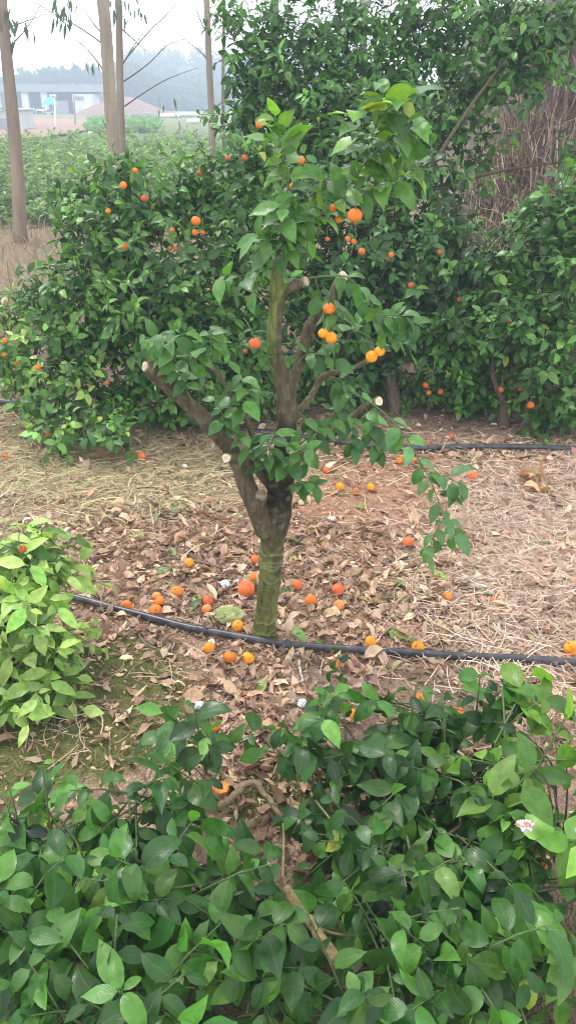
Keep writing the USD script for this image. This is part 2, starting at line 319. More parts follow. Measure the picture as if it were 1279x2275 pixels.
def bush(name, label, cat, lobes, leaf, pal, base=None, accent=None, dens=1.0, twig_len=.17, per=9, nleaf=3, parts=300, seed=1, droop=.3, fruits=(), stem_r=.03, group=None, nbranch=9, spread=.55, shell=.5, twigs=True, tone=1.0, npart=5, wfac=.27, curlk=1.0):
    r = np.random.default_rng(seed)
    root = thing(name, label, cat, group)
    tb, td, cen = [], [], []
    for (px, py, Y, rx, ry, *dd) in lobes:
        c = at(px, py, Y); k = (c - EYE) @ CF; ax, az = rx * k / FPX, ry * k / FPX; ax0, az0 = ax, az; ax, az = max(ax - .5 * twig_len, .5 * ax), max(az - .5 * twig_len, .5 * az); ay = (ax + az) / 2; c = c - [0, 0, .12 * twig_len]
        d_ = dd[0] if dd else 1.0
        n = int(max(3, dens * d_ * 2.2 * (ax0 * az0) / (leaf * leaf * per * .10)))
        u = unit(r.normal(size=(n, 3))); u[:, 1] = np.where(r.random(n) < .72, -np.abs(u[:, 1]), u[:, 1]); 
        rad = r.random(n) ** shell
        p = c + u * rad[:, None] * np.array([ax, ay, az]); p += (meshkit.noise(p * 7, seed)[:, None] - .5) * u * .25 * ax
        tb.append(p); td.append(unit(u * .8 + np.array([0, -.1, .45]) + r.normal(0, spread, (n, 3)))); cen.append(np.tile(c, (n, 1)))
    tb, td, cen = map(np.vstack, (tb, td, cen))
    keep = tb[:, 2] > H(tb[:, 0], tb[:, 1], False) + .03; tb, td, cen = tb[keep], td[keep], cen[keep]
    n = len(tb); tl = twig_len * r.uniform(.6, 1.3, n)
    # leaves up each twig, turning round it
    s = np.tile(np.linspace(.12, 1, per), n); ti = np.repeat(np.arange(n), per); m = n * per
    ang = np.tile(np.arange(per) * 2.4, n) + np.repeat(r.uniform(0, 6.28, n), per) + r.normal(0, .3, m)
    d = td[ti]; a = unit(np.cross(d, [0.21, .34, .92])); b = np.cross(d, a)
    rd = np.cos(ang)[:, None] * a + np.sin(ang)[:, None] * b
    sag = np.array([0, 0, -1.0]) * (droop * .35 * s ** 2 * tl[ti])[:, None]
    P0 = tb[ti] + d * (s * tl[ti])[:, None] + sag
    D = unit(rd * .9 + d * (.25 + .55 * s)[:, None] + np.array([0, 0, -droop]) + r.normal(0, .22, (m, 3)))
    up = np.array([0, -.3, 1.0])
    N = up + .45 * unit(P0 - cen[ti]) + r.normal(0, .45, (m, 3)); N = unit(N - D * (N * D).sum(1, keepdims=True))
    L = leaf * r.uniform(.5, 1.3, m) * (1 - .25 * (s > .9)); W = L * r.uniform(wfac * .8, wfac * 1.12, m)
    curl = r.normal(.75, .5, m); fold = np.clip(r.normal(.3, .15, m), .02, .7)
    # whole twigs are older and darker or younger and paler
    tw = np.exp(r.normal(0, .4, n)); tint = pick(pal, m, .16, r) * tw[ti][:, None] * tone
    if accent is not None:
        sel = (r.random(n) < accent[1])[ti]; tint[sel] = pick(accent[0], int(sel.sum()), .12, r)
    yl = r.random(m) < .004; tint[yl] = pick(YELLOW, int(yl.sum()), .1, r)
    tint = np.minimum(tint, [.34, .45, .13]); okl = P0[:, 2] > .02; curl = curl * curlk; P0, D, N, L, W, curl, fold, tint = (q[okl] for q in (P0, D, N, L, W, curl, fold, tint))
    C0 = P0 + D * (L / 2)[:, None]; face = np.abs((N * unit(EYE - C0)).sum(1))
    own = rank_leaves(C0, L, face, nmax=parts) if parts else np.array([], int)
    rest = np.ones(len(P0), bool); rest[own] = False
    if len(own):
        V, F, uv = leaves(P0[own], D[own], N[own], L[own], W[own], curl[own], fold[own], npart, np.full(len(own), .12))
        for i in range(len(own)): put('leaf', V[i], F, LEAF, root, tint[own[i]], uv)
    V, F, uv = leaves(P0[rest], D[rest], N[rest], L[rest], W[rest], curl[rest], fold[rest], nleaf)
    V, F, C_, U = join_leaves(V, F, uv, tint[rest]); put('foliage', V, F, LEAF, root, C_, U, kind='stuff')
    # wood
    if base is None: base = [cen.mean(0)[0], cen.mean(0)[1], float(gz(*cen.mean(0)[:2]))]
    base = np.asarray(base, float); base[2] = float(gz(base[0], base[1])) - .03
    top = base * .35 + cen.mean(0) * .65
    V, F = tube(smooth_line([base, base * .5 + top * .5 + r.normal(0, .02, 3), top], 10), np.linspace(stem_r, stem_r * .7, 10), 10); put('trunk', V, F, BARK, root, BARKC)
    sel = r.choice(n, min(nbranch, n), replace=False)
    for i in sel:
        e = tb[i]; st = base + (top - base) * r.uniform(.35, 1.0); mid = st * .5 + e * .5 + np.array([0, 0, .05]) + r.normal(0, .04, 3)
        V, F = tube(smooth_line([st, mid, e], 9), np.linspace(stem_r * .6, stem_r * .16, 9), 7); put('branch', V, F, BARK, root, BARKC * r.uniform(.8, 1.3))
    if twigs:
        mb = MB()
        for i in range(n):
            q = np.linspace(-.5, 1, 4); pts = tb[i] + td[i] * (q * tl[i])[:, None]; pts[:, 2] -= droop * .35 * np.clip(q, 0, 1) ** 2 * tl[i]
            V, F = tube(pts, np.linspace(.0032, .0014, 4), 4, False); mb.add(V, F, np.array([.07, .10, .035]) * r.uniform(.7, 1.4))
        mb.put('twigs', TWIG, root, kind='stuff')
    for f in fruits: hang_fruit(root, *f)
    return root

def orange_mesh(rad, r, neck=.0, squash=.9, sub=3, dent=.0):
    s = trimesh.creation.icosphere(subdivisions=sub); v = s.vertices.copy(); zc = v[:, 2].copy()
    rr = np.ones(len(v)); rr -= .10 * np.exp(-((1 - zc) / .05)) + .07 * np.exp(-((1 + zc) / .04)); rr += neck * np.exp(-((1 - zc) / .12))
    rr *= 1 + .05 * (meshkit.noise(v * 2.1 + r.uniform(0, 50), 1) - .5)
    if dent: rr *= 1 - dent * sstep(meshkit.noise(v * 1.6 + r.uniform(0, 50), 4), .5, .8)
    v = v * rr[:, None] * rad; v[:, 2] *= squash
    return v, s.faces

def rot_to(r, axis):
    axis = unit(axis); a = unit(np.cross(axis, [.3, .8, .1])); b = np.cross(axis, a); w = r.uniform(0, 6.28)
    return np.stack([a * math.cos(w) + b * math.sin(w), -a * math.sin(w) + b * math.cos(w), axis], 1)

ORANGE = np.array([.66, .175, .022]); RED = np.array([.46, .105, .03]); YELLOWO = np.array([.74, .26, .022])
frng = np.random.default_rng(55)
def calyx(v0, M, rad, parent):
    t = np.linspace(0, 2 * np.pi, 11)[:-1]; rr = np.where(np.arange(10) % 2 == 0, .26, .11) * rad
    V = np.c_[np.cos(t) * rr, np.sin(t) * rr, np.full(10, .03 * rad)]; V = np.vstack([V, [0, 0, .12 * rad]])
    F = [(i, (i + 1) % 10, 10) for i in range(10)]
    put('calyx', v0 + V @ M.T, F, TWIG, parent, (.10, .13, .04))

def hang_fruit(root, px, py, dia, Y, col=None, neck=None):
    neck = float(frng.uniform(0, .12)) if neck is None else neck; shade = .72 if 'pruned' not in str(root.GetPath()) else 1.0  # fruit off the pruned tree has leaf shade put into its colour
    c = at(px, py, Y); k = (c - EYE) @ CF; rad = dia * k / FPX / 2
    M = rot_to(frng, np.array([frng.normal(0, .25), frng.normal(0, .25) - .1, 1.0]))
    v, f = orange_mesh(rad, frng, neck, frng.uniform(.82, 1.0)); 
    col = ORANGE if col is None else col
    fr = thing('fruit', None, None, parent=root)
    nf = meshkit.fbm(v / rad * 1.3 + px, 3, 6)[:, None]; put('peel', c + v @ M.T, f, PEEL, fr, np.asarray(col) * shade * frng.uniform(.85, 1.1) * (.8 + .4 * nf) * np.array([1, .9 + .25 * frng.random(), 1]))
    calyx(c + M[:, 2] * rad * (.84 + neck * .9), M, rad, fr)
    tip = c + M[:, 2] * rad * (.88 + neck); V, F = tube(smooth_line([tip, tip + M[:, 2] * .015, tip + np.array([frng.normal(0, .02), .02, .05])], 5), .0016, 5)
    put('stalk', V, F, TWIG, fr, (.08, .11, .04))

def px_path(pts, Y0, Y1=None):
    n = len(pts); Ys = np.linspace(Y0, Y1 if Y1 is not None else Y0, n); return np.array([at(x, y, Yk) for (x, y), Yk in zip(pts, Ys)])

# --- the row behind
def fr(lst, Y, **kw): return [(x, y, d, Y - .0 if len(q) == 0 else q[0]) for (x, y, d, *q) in lst]
bush('mandarin_tree', 'broad round mandarin tree behind the left half of the pruned tree', 'citrus tree',
     [(360, 650, 4.25, 230, 210), (235, 530, 4.35, 120, 110), (310, 450, 4.35, 110, 70, 1.2), (480, 430, 4.45, 130, 100), (575, 350, 4.55, 90, 70), (440, 770, 4.1, 180, 150), (190, 720, 4.2, 120, 160),
      (560, 560, 4.4, 120, 180), (600, 800, 4.3, 120, 110), (275, 372, 4.3, 42, 42, 1.5), (350, 880, 4.05, 130, 60), (165, 440, 4.9, 55, 60), (520, 880, 4.15, 110, 60), (120, 640, 4.3, 60, 80, .7)],
     .072, GREEN, on(400, 925), (MID + LIGHT[2:3], .36), seed=21, stem_r=.045, per=8, dens=2.0,
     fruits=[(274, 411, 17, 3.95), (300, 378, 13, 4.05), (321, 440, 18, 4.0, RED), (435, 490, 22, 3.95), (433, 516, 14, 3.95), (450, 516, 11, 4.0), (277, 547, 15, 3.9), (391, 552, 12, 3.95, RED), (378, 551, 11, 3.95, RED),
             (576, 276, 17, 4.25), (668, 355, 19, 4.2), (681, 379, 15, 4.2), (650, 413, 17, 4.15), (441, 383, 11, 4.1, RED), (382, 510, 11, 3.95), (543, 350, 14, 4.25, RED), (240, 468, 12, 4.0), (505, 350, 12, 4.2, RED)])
bush('tall_citrus_tree', 'tallest citrus tree, rising out of the top of the view behind the pruned tree', 'citrus tree',
     [(560, 90, 5.5, 95, 130, .7), (690, 80, 5.6, 120, 120, .6), (820, 70, 5.6, 130, 130, .6), (960, 10, 5.5, 120, 100, .5), (640, 290, 5.4, 120, 110), (960, 110, 5.5, 130, 110, .75), (1080, 190, 5.3, 90, 70, .9), (760, 290, 5.2, 150, 120), (905, 300, 5.2, 120, 110), (1130, 110, 5.0, 80, 100, .9), (1190, 30, 5.0, 60, 60, .8), (540, 250, 5.4, 60, 70), (650, 160, 5.4, 130, 70), (850, 200, 5.4, 150, 60), (1240, 70, 5.0, 60, 90, .8), (1180, 150, 5.0, 70, 70, .7), (1060, 330, 5.2, 60, 60, .5), (1265, 330, 4.8, 45, 60, .6), (1095, 30, 5.1, 80, 60, .9), (1000, 250, 5.2, 70, 70, .7), (1210, 170, 4.9, 50, 40, .6)],
     .072, GREEN, on(760, 925), (MID, .08), seed=22, stem_r=.035, per=8, dens=1.9, nbranch=7)
bush('dark_mandarin_tree', 'dark leaved mandarin tree with small red fruit, right behind the pruned tree', 'citrus tree',
     [(800, 560, 4.6, 140, 130), (940, 590, 4.6, 150, 140), (880, 740, 4.45, 130, 110), (1000, 530, 4.7, 90, 90, .7), (1050, 650, 4.6, 130, 120, .8), (700, 470, 4.75, 110, 120), (860, 420, 4.7, 110, 80), (760, 800, 4.5, 110, 80), (960, 400, 4.8, 90, 60, .7), (810, 860, 4.45, 120, 50, .8), (950, 850, 4.5, 130, 50, .8), (1060, 830, 4.45, 90, 70, .9), (690, 640, 4.6, 90, 120), (750, 700, 4.55, 90, 110), (680, 820, 4.6, 90, 80, .7)],
     .072, DARKGREEN, on(880, 915), (MID, .12), seed=23, stem_r=.045, per=8, dens=1.6,
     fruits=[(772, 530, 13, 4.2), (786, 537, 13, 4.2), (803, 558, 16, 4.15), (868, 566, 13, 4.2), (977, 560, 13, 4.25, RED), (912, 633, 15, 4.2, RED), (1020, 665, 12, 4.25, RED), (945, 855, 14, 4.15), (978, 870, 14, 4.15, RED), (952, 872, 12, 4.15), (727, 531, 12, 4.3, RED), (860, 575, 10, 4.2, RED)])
bush('right_mandarin_tree', 'glossy green mandarin tree at the right edge above the back hose', 'citrus tree',
     [(1225, 460, 4.4, 90, 90), (1240, 580, 4.3, 120, 160), (1150, 740, 4.2, 140, 120), (1240, 830, 4.05, 100, 110), (1040, 790, 4.3, 110, 60), (1130, 600, 4.4, 90, 100, .8), (1210, 920, 3.95, 70, 50, .7), (1000, 720, 4.3, 80, 60), (1100, 870, 4.25, 110, 50, .8), (1245, 920, 4.0, 60, 60), (1010, 880, 4.3, 90, 45, .8), (1180, 930, 4.1, 90, 45, .8)],
     .072, GREEN, on(1120, 950), (MID, .2), seed=24, stem_r=.04, per=8, dens=1.8,
     fruits=[(1112, 865, 14, 3.95, RED), (1156, 864, 11, 3.95, RED), (1178, 900, 17, 3.85), (1130, 712, 11, 4.0, RED)])
bush('low_citrus_bush', 'low pale green citrus bush with drooping sprays at the left edge', 'bush',
     [(60, 790, 4.1, 100, 80), (140, 850, 3.9, 120, 50, .9), (15, 700, 4.3, 80, 60, .7)],
     .068, MID, on(60, 905), (LIGHT, .3), seed=25, stem_r=.025, per=8, droop=.45, dens=1.5,
     fruits=[(11, 756, 14, 3.9), (10, 787, 12, 3.9), (84, 816, 14, 3.75), (36, 806, 10, 3.85, RED), (238, 850, 12, 3.75, RED)])
bush('cut_leafy_branch', 'cut leafy branch lying on the ground before the round tree at the left', 'branch',
     [(110, 880, 3.85, 100, 20), (200, 915, 3.72, 80, 20), (230, 955, 3.6, 70, 18), (120, 950, 3.62, 90, 16), (280, 960, 3.58, 40, 12)],
     .07, GREEN + MID, on(60, 930), (LIGHT, .22), seed=26, stem_r=.006, per=7, droop=.7, dens=2.6, nbranch=6, twig_len=.12)
# --- the bushes in front
bush('pale_citrus_bush', 'pale yellow green bush at the left edge over the end of the front hose', 'bush',
     [(15, 1275, 2.02, 150, 90), (95, 1250, 2.05, 105, 60, .9), (50, 1380, 1.92, 100, 90), (20, 1490, 1.82, 130, 80), (110, 1510, 1.8, 70, 50, .7), (130, 1450, 1.85, 60, 35, .5)],
     .082, LIGHT, on(-40, 1500), (MID, .1), seed=31, stem_r=.02, per=8, npart=5, nleaf=4, twig_len=.16, droop=.7, dens=3.8, wfac=.215, fruits=[(50, 1220, 18, 1.93, RED)])
FRONTP = dict(droop=.6, curlk=1.35, npart=8, nleaf=5, twig_len=.15, per=8, wfac=.255)
bush('front_left_bush', 'dense dark green bush with large leaves filling the lower left foreground', 'bush',
     [(110, 1860, 1.08, 150, 100), (60, 2060, .84, 190, 150), (300, 1770, 1.16, 150, 75), (360, 1960, .95, 190, 150), (250, 2220, .72, 260, 130), (440, 1730, 1.26, 60, 60, .6), (20, 1800, 1.1, 60, 60, .7), (540, 2130, .8, 120, 110, .9), (540, 1930, 1.12, 130, 110, .7), (200, 2000, 1.12, 330, 200, .8), (560, 2230, .78, 200, 120, .7)],
     .079, [(.026, .086, .014), (.036, .106, .016), (.018, .06, .012), (.052, .135, .02)], on(200, 2200), (MID, .12), seed=41, stem_r=.012, dens=2.6, **FRONTP)
bush('sprig', 'short green sprig standing alone on the moss left of the leaf litter', 'sprig',
     [(410, 1600, 1.52, 32, 60, .8), (455, 1660, 1.42, 50, 30, .8)], .08, GREEN, on(430, 1720), seed=42, stem_r=.004, dens=.4, nbranch=2, npart=8, per=6, twig_len=.16)
bush('front_right_bush', 'dark green sprawling bush in the right foreground, fallen oranges under its leaves', 'bush',
     [(740, 1570, 1.5, 90, 60, .8), (900, 1560, 1.52, 90, 60, .9), (850, 1660, 1.4, 160, 70, .8), (1040, 1590, 1.48, 130, 70, .8), (980, 1720, 1.3, 170, 80, .8), (700, 1690, 1.36, 90, 70, .6), (870, 1880, 1.1, 190, 90, .7), (1090, 1880, 1.1, 180, 110), (850, 2040, .9, 170, 100, .7), (1090, 2120, .82, 210, 130), (760, 2220, .72, 160, 90, .9), (1000, 2000, 1.14, 330, 200, .8), (700, 2060, 1.0, 130, 90, .6), (820, 1800, 1.28, 200, 70, .5)],
     .077, [(.022, .07, .011), (.03, .088, .013), (.015, .05, .01), (.045, .115, .016)], on(880, 1980), (MID, .1), seed=43, stem_r=.012, dens=2.6, **FRONTP,
     fruits=[(1205, 1930, 26, 1.1), (915, 2258, 26, .75)])
bush('lime_green_bush', 'bright lime green shoots at the right edge of the foreground', 'bush',
     [(1190, 1680, 1.25, 100, 90, .55), (1230, 1830, 1.1, 90, 80, .5), (1220, 2080, .85, 100, 110, .5), (1130, 1580, 1.36, 70, 30, .7), (1110, 1680, 1.28, 80, 80, .6), (1150, 1800, 1.16, 90, 70, .5), (1250, 1960, 1.0, 70, 120, .7)],
     .09, [(.10, .22, .028), (.13, .255, .036), (.075, .175, .026)], on(1280, 1980), (MID, .15), seed=44, stem_r=.006, dens=1.9, **FRONTP, fruits=[(1210, 1882, 30, 1.12), (1260, 1660, 18, 1.3, YELLOWO)])

# ------------------------------------------------------------------ the pruned tree
B0 = ground_at(586, 1416); Y0 = B0[1]
tree = thing('pruned_mandarin_tree', 'young hard pruned mandarin tree with mossy trunk and pale sawn limb ends in the middle', 'citrus tree')
SK = []                                                     # (part, point, radius, point, radius)
def limb(part, pts):
    """pts: (x, y, width in the photograph, depth behind the trunk)"""
    q = []
    for x, y, w, dy in pts:
        p = at(x, y, Y0 + dy); q.append((p, w * ((p - EYE) @ CF) / FPX / 2))
    P_ = smooth_line([np.r_[a, b] for a, b in q], 4 * len(q)); 
    for a, b in zip(P_[:-1], P_[1:]): SK.append((part, a[:3], a[3], b[:3], b[3]))
    return q
ends = {}
limb(0, [(583, 1442, 74, 0), (584, 1422, 58, 0), (586, 1398, 50, 0), (593, 1340, 47, 0), (601, 1260, 48, 0), (606, 1200, 54, 0), (614, 1150, 62, 0), (622, 1095, 58, .005), (630, 1030, 54, .01), (636, 950, 46, .015), (636, 870, 46, .02)])
limb(0, [(636, 870, 44, .02), (622, 830, 37, .01), (610, 790, 33, 0), (608, 740, 34, 0), (613, 690, 36, 0), (617, 650, 36, 0), (614, 615, 28, 0), (620, 560, 18, 0), (626, 520, 10, 0)])
ends['a'] = limb(1, [(617, 652, 30, -.005), (640, 640, 24, -.02), (672, 627, 22, -.035)])
ends['b'] = limb(2, [(590, 1175, 50, -.01), (566, 1120, 46, -.03), (545, 1070, 42, -.04), (530, 1030, 38, -.04), (507, 992, 38, -.05), (465, 945, 38, -.07), (415, 895, 36, -.09), (375, 858, 33, -.11), (332, 816, 28, -.13)])
ends['c'] = limb(3, [(577, 1150, 32, -.04), (578, 1120, 26, -.055), (579, 1103, 25, -.06)])
ends['d'] = limb(4, [(616, 1090, 36, -.01), (590, 1060, 30, -.04), (562, 1034, 24, -.08), (540, 1022, 21, -.11), (506, 1017, 21, -.15)])
ends['e'] = limb(5, [(640, 900, 30, .03), (655, 840, 26, .06), (670, 785, 27, .09), (690, 725, 29, .12), (720, 685, 27, .14), (742, 650, 25, .15), (757, 617, 23, .16)])
ends['f'] = limb(6, [(640, 1040, 30, .03), (680, 1000, 28, .1), (730, 965, 26, .18), (775, 935, 24, .22), (812, 905, 20, .2), (838, 891, 18, .16)])
ends['g'] = limb(7, [(650, 930, 18, .03), (690, 880, 15, .08), (720, 835, 14, .12), (780, 818, 12, .16), (820, 800, 9, .2)])
ends['h'] = limb(8, [(560, 965, 14, -.08), (535, 905, 13, -.1), (500, 855, 12, -.12), (458, 792, 10, -.14)])
def ball(p, r): return m3.Manifold.sphere(r, 14).translate(tuple(map(float, p)))
segs = [m3.Manifold.batch_hull([ball(a, ra), ball(b, rb)]) for _, a, ra, b, rb in SK]
body = m3.Manifold.batch_boolean(segs, m3.OpType.Add)
for k in 'abcdeg':                                          # saw the limb ends off flat
    (pa, ra), (pb, rb) = ends[k][-2], ends[k][-1]; d = unit(pb - pa)
    if k in 'd': d = unit(d + np.array([-.1, -.9, .35]))
    if k == 'c': d = unit(np.array([.2, -.3, 1.0]))
    body = body.split_by_plane(tuple(map(float, -d)), float(-(d @ pb)))[0] if False else body
body = body.refine_to_length(.0055)
tm = body.to_mesh(); tw_ = trimesh.Trimesh(np.array(tm.vert_properties[:, :3], float), np.array(tm.tri_verts), process=True)
trimesh.smoothing.filter_taubin(tw_, .5, .53, 14)
v = np.array(tw_.vertices); vn = np.array(tw_.vertex_normals)
A = np.array([s[1] for s in SK]); Bq = np.array([s[3] for s in SK]); pid = np.array([s[0] for s in SK])
ab = Bq - A; tt = np.clip(((v[:, None] - A[None]) * ab[None]).sum(2) / (ab * ab).sum(1)[None], 0, 1)
dist = np.linalg.norm(v[:, None] - (A[None] + tt[..., None] * ab[None]), axis=2); rads = np.array([s[2] for s in SK])
near = pid[np.argmin(dist / rads[None], axis=1)]
v = v + vn * (.0085 * (meshkit.fbm(v * [38, 38, 9], 4, 3) - .5) + .003 * (meshkit.fbm(v * [120, 120, 30], 2, 4) - .5))[:, None]
rings = [1222, 1240, 1247, 1254, 1282, 1372, 1395, 1402, 1413]
for k, py in enumerate(rings):
    zr = at(595, py, Y0)[2] + .004 * np.sin(6 * np.arctan2(v[:, 1] - Y0, v[:, 0] - B0[0]) + k) + .02 * (v[:, 1] - Y0)
    v = v + vn * ((near == 0) * .0042 * np.exp(-((v[:, 2] - zr) / .0042) ** 2))[:, None]
kn = at(620, 1155, Y0 - .036)
for py, px_ in ((1155, 620), (1308, 600)):
    kn = at(px_, py, Y0 - .03); dk = np.linalg.norm((v - kn) * [1, .5, 1], axis=1); v = v + vn * (.004 * np.exp(-((dk - .008) / .003) ** 2) - .004 * np.exp(-(dk / .005) ** 2))[:, None]
zz = v[:, 2]; nzv = meshkit.fbm(v * [30, 30, 10], 4, 8); nzw = meshkit.fbm(v * 12, 3, 9)
col = np.array([.078, .06, .036]) * (.7 + .6 * nzv)[:, None]
mossy = sstep(.62 - zz + .5 * (nzv - .5) + .35 * (nzw - .5), .05, .4); col = col * (1 - .85 * mossy[:, None]) + np.array([.088, .098, .026]) * (.1 + 1.8 * nzv)[:, None] * .85 * mossy[:, None]
rl = sum(np.exp(-((zz - at(595, py, Y0)[2] - .004 * np.sin(6 * np.arctan2(v[:, 1] - Y0, v[:, 0] - B0[0]) + k) - .02 * (v[:, 1] - Y0)) / .004) ** 2) for k, py in enumerate(rings)) * (near == 0)
col = col * (1 - .6 * rl)[:, None] + np.array([.2, .2, .09]) * (.6 * rl)[:, None]
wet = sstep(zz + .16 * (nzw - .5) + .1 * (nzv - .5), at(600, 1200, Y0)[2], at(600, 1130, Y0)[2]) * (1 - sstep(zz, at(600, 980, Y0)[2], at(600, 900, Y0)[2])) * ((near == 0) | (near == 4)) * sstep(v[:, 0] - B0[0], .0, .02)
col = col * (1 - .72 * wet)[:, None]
lm = sstep(zz, at(600, 900, Y0)[2], at(600, 700, Y0)[2]) * ((near == 0) | (near == 1)) * (v[:, 0] < at(606, 700, Y0)[0] + .01 + .03 * sstep(zz, at(600, 690, Y0)[2], at(600, 620, Y0)[2])); col = col * (1 - .7 * lm)[:, None] + np.array([.14, .17, .035]) * (.7 * lm)[:, None]
lich = sstep(meshkit.fbm(v * 55, 3, 21), .5, .72) * .22; col = col * (1 - lich)[:, None] + np.array([.2, .2, .13]) * lich[:, None]
fm = near[tw_.faces]; fpart = np.where(fm[:, 0] == fm[:, 1], fm[:, 0], fm[:, 2])
fn = np.cross(v[tw_.faces[:, 1]] - v[tw_.faces[:, 0]], v[tw_.faces[:, 2]] - v[tw_.faces[:, 0]])
limbs = {}
for part in range(9):
    fs = tw_.faces[fpart == part]
    if not len(fs): continue
    ids, inv = np.unique(fs, return_inverse=True)
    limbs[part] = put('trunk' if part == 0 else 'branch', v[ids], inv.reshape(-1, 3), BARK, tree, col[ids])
def cut_face(k, part, d=None, scale=1.0, c=(.62, .5, .33)):
    (pa, ra), (pb, rb) = ends[k][-2], ends[k][-1]; d = unit(pb - pa) if d is None else unit(d)
    M = rot_to(frng, d); t = np.linspace(0, 2 * np.pi, 19)[:-1]; r_ = rb * scale * (1.0 + .07 * np.sin(3 * t + 1) + .05 * np.sin(5 * t))
    o = np.c_[np.cos(t) * r_, np.sin(t) * r_, np.zeros(18)]; i_ = o * .88; i_[:, 2] = .004; lo = o * 1.0; lo[:, 2] = -rb * .9
    V = np.vstack([lo, o, i_, [[0, 0, .005]]]); F = []
    for q_ in range(18):
        w_ = (q_ + 1) % 18
        F += [(q_, w_, 18 + w_), (q_, 18 + w_, 18 + q_), (18 + q_, 18 + w_, 36 + w_), (18 + q_, 36 + w_, 36 + q_), (36 + q_, 36 + w_, 54)]
    cc = np.vstack([np.tile([.12, .09, .06], (18, 1)), np.tile([.25, .19, .12], (18, 1)), np.tile(c, (19, 1))]); cc[54] = np.array(c) * .7
    put('sawn_end', pb + d * rb * .75 + V @ M.T, F, CUT, limbs[part], cc, smooth=False)
cut_face('a', 1, c=(.42, .32, .22)); cut_face('b', 2, d=unit(np.array([-.7, -.5, .35])), scale=.8, c=(.42, .35, .25)); cut_face('d', 4, d=np.array([-.35, -.9, .35]), scale=1.0, c=(.58, .47, .31)); cut_face('c', 3, d=np.array([.15, -.25, 1.0]), c=(.16, .12, .08))
cut_face('f', 6, d=np.array([.35, -.9, .25]), scale=1.1, c=(.66, .55, .36)); cut_face('e', 5, d=np.array([.55, -.4, .6]), c=(.5, .42, .32))

TL = []
def shoot(pts, dy0, dy1, n, lf, pal, r, rad=.0028, start=.25, droop=.62, cap_leaves=True, spread=1.0, tone=1.0):
    """A leafy shoot through photograph positions at a depth beside the trunk; its leaves are returned for the tree."""
    if pal is MTL: droop = .22
    P_ = smooth_line(px_path(pts, Y0 + dy0, Y0 + dy1), 16)
    V, F = tube(P_, np.linspace(rad, .0011, 16), 6); put('shoot', V, F, TWIG, tree, np.array([.085, .12, .04]) if rad < .004 else np.array([.13, .11, .07]))
    n = max(3, int(n * 1.75)); s = np.linspace(start, 1, n); i = s * 15; i0 = np.minimum(i.astype(int), 14); p = P_[i0] + (P_[i0 + 1] - P_[i0]) * (i - i0)[:, None]; d = unit(P_[i0 + 1] - P_[i0])
    ang = np.arange(n) * 2.4 + r.uniform(0, 6.28) + r.normal(0, .3, n)
    a = unit(np.cross(d, [.21, .34, .92])); b = np.cross(d, a); rd = np.cos(ang)[:, None] * a + np.sin(ang)[:, None] * b
    D = unit(rd * spread + d * (.2 + .5 * s)[:, None] + np.array([0, -.12, -droop]) + r.normal(0, .2, (n, 3)))
    N = np.array([0, -.45, 1.0]) + r.normal(0, .3, (n, 3)); N = unit(N - D * (N * D).sum(1, keepdims=True))
    L = lf * r.uniform(.65, 1.2, n); W = L * r.uniform(.22, .29, n); c = pick(pal, n, .15, r) * tone
    V, F, uv = leaves(p, D, N, L, W, r.normal(.7, .4, n), np.clip(r.normal(.28, .14, n), .02, .6), 8, np.full(n, .14), r.normal(0, .35, n))
    TL.append((V, c, L, N))
    shoot.F, shoot.uv = F, uv
r = np.random.default_rng(99)
MT = [(.045, .12, .026), (.055, .138, .028), (.036, .1, .024), (.068, .158, .034)]
MTL = [(.07, .16, .03), (.095, .195, .032), (.055, .13, .028), (.12, .22, .036)]
MT2 = [(.07, .16, .05), (.085, .18, .055)]
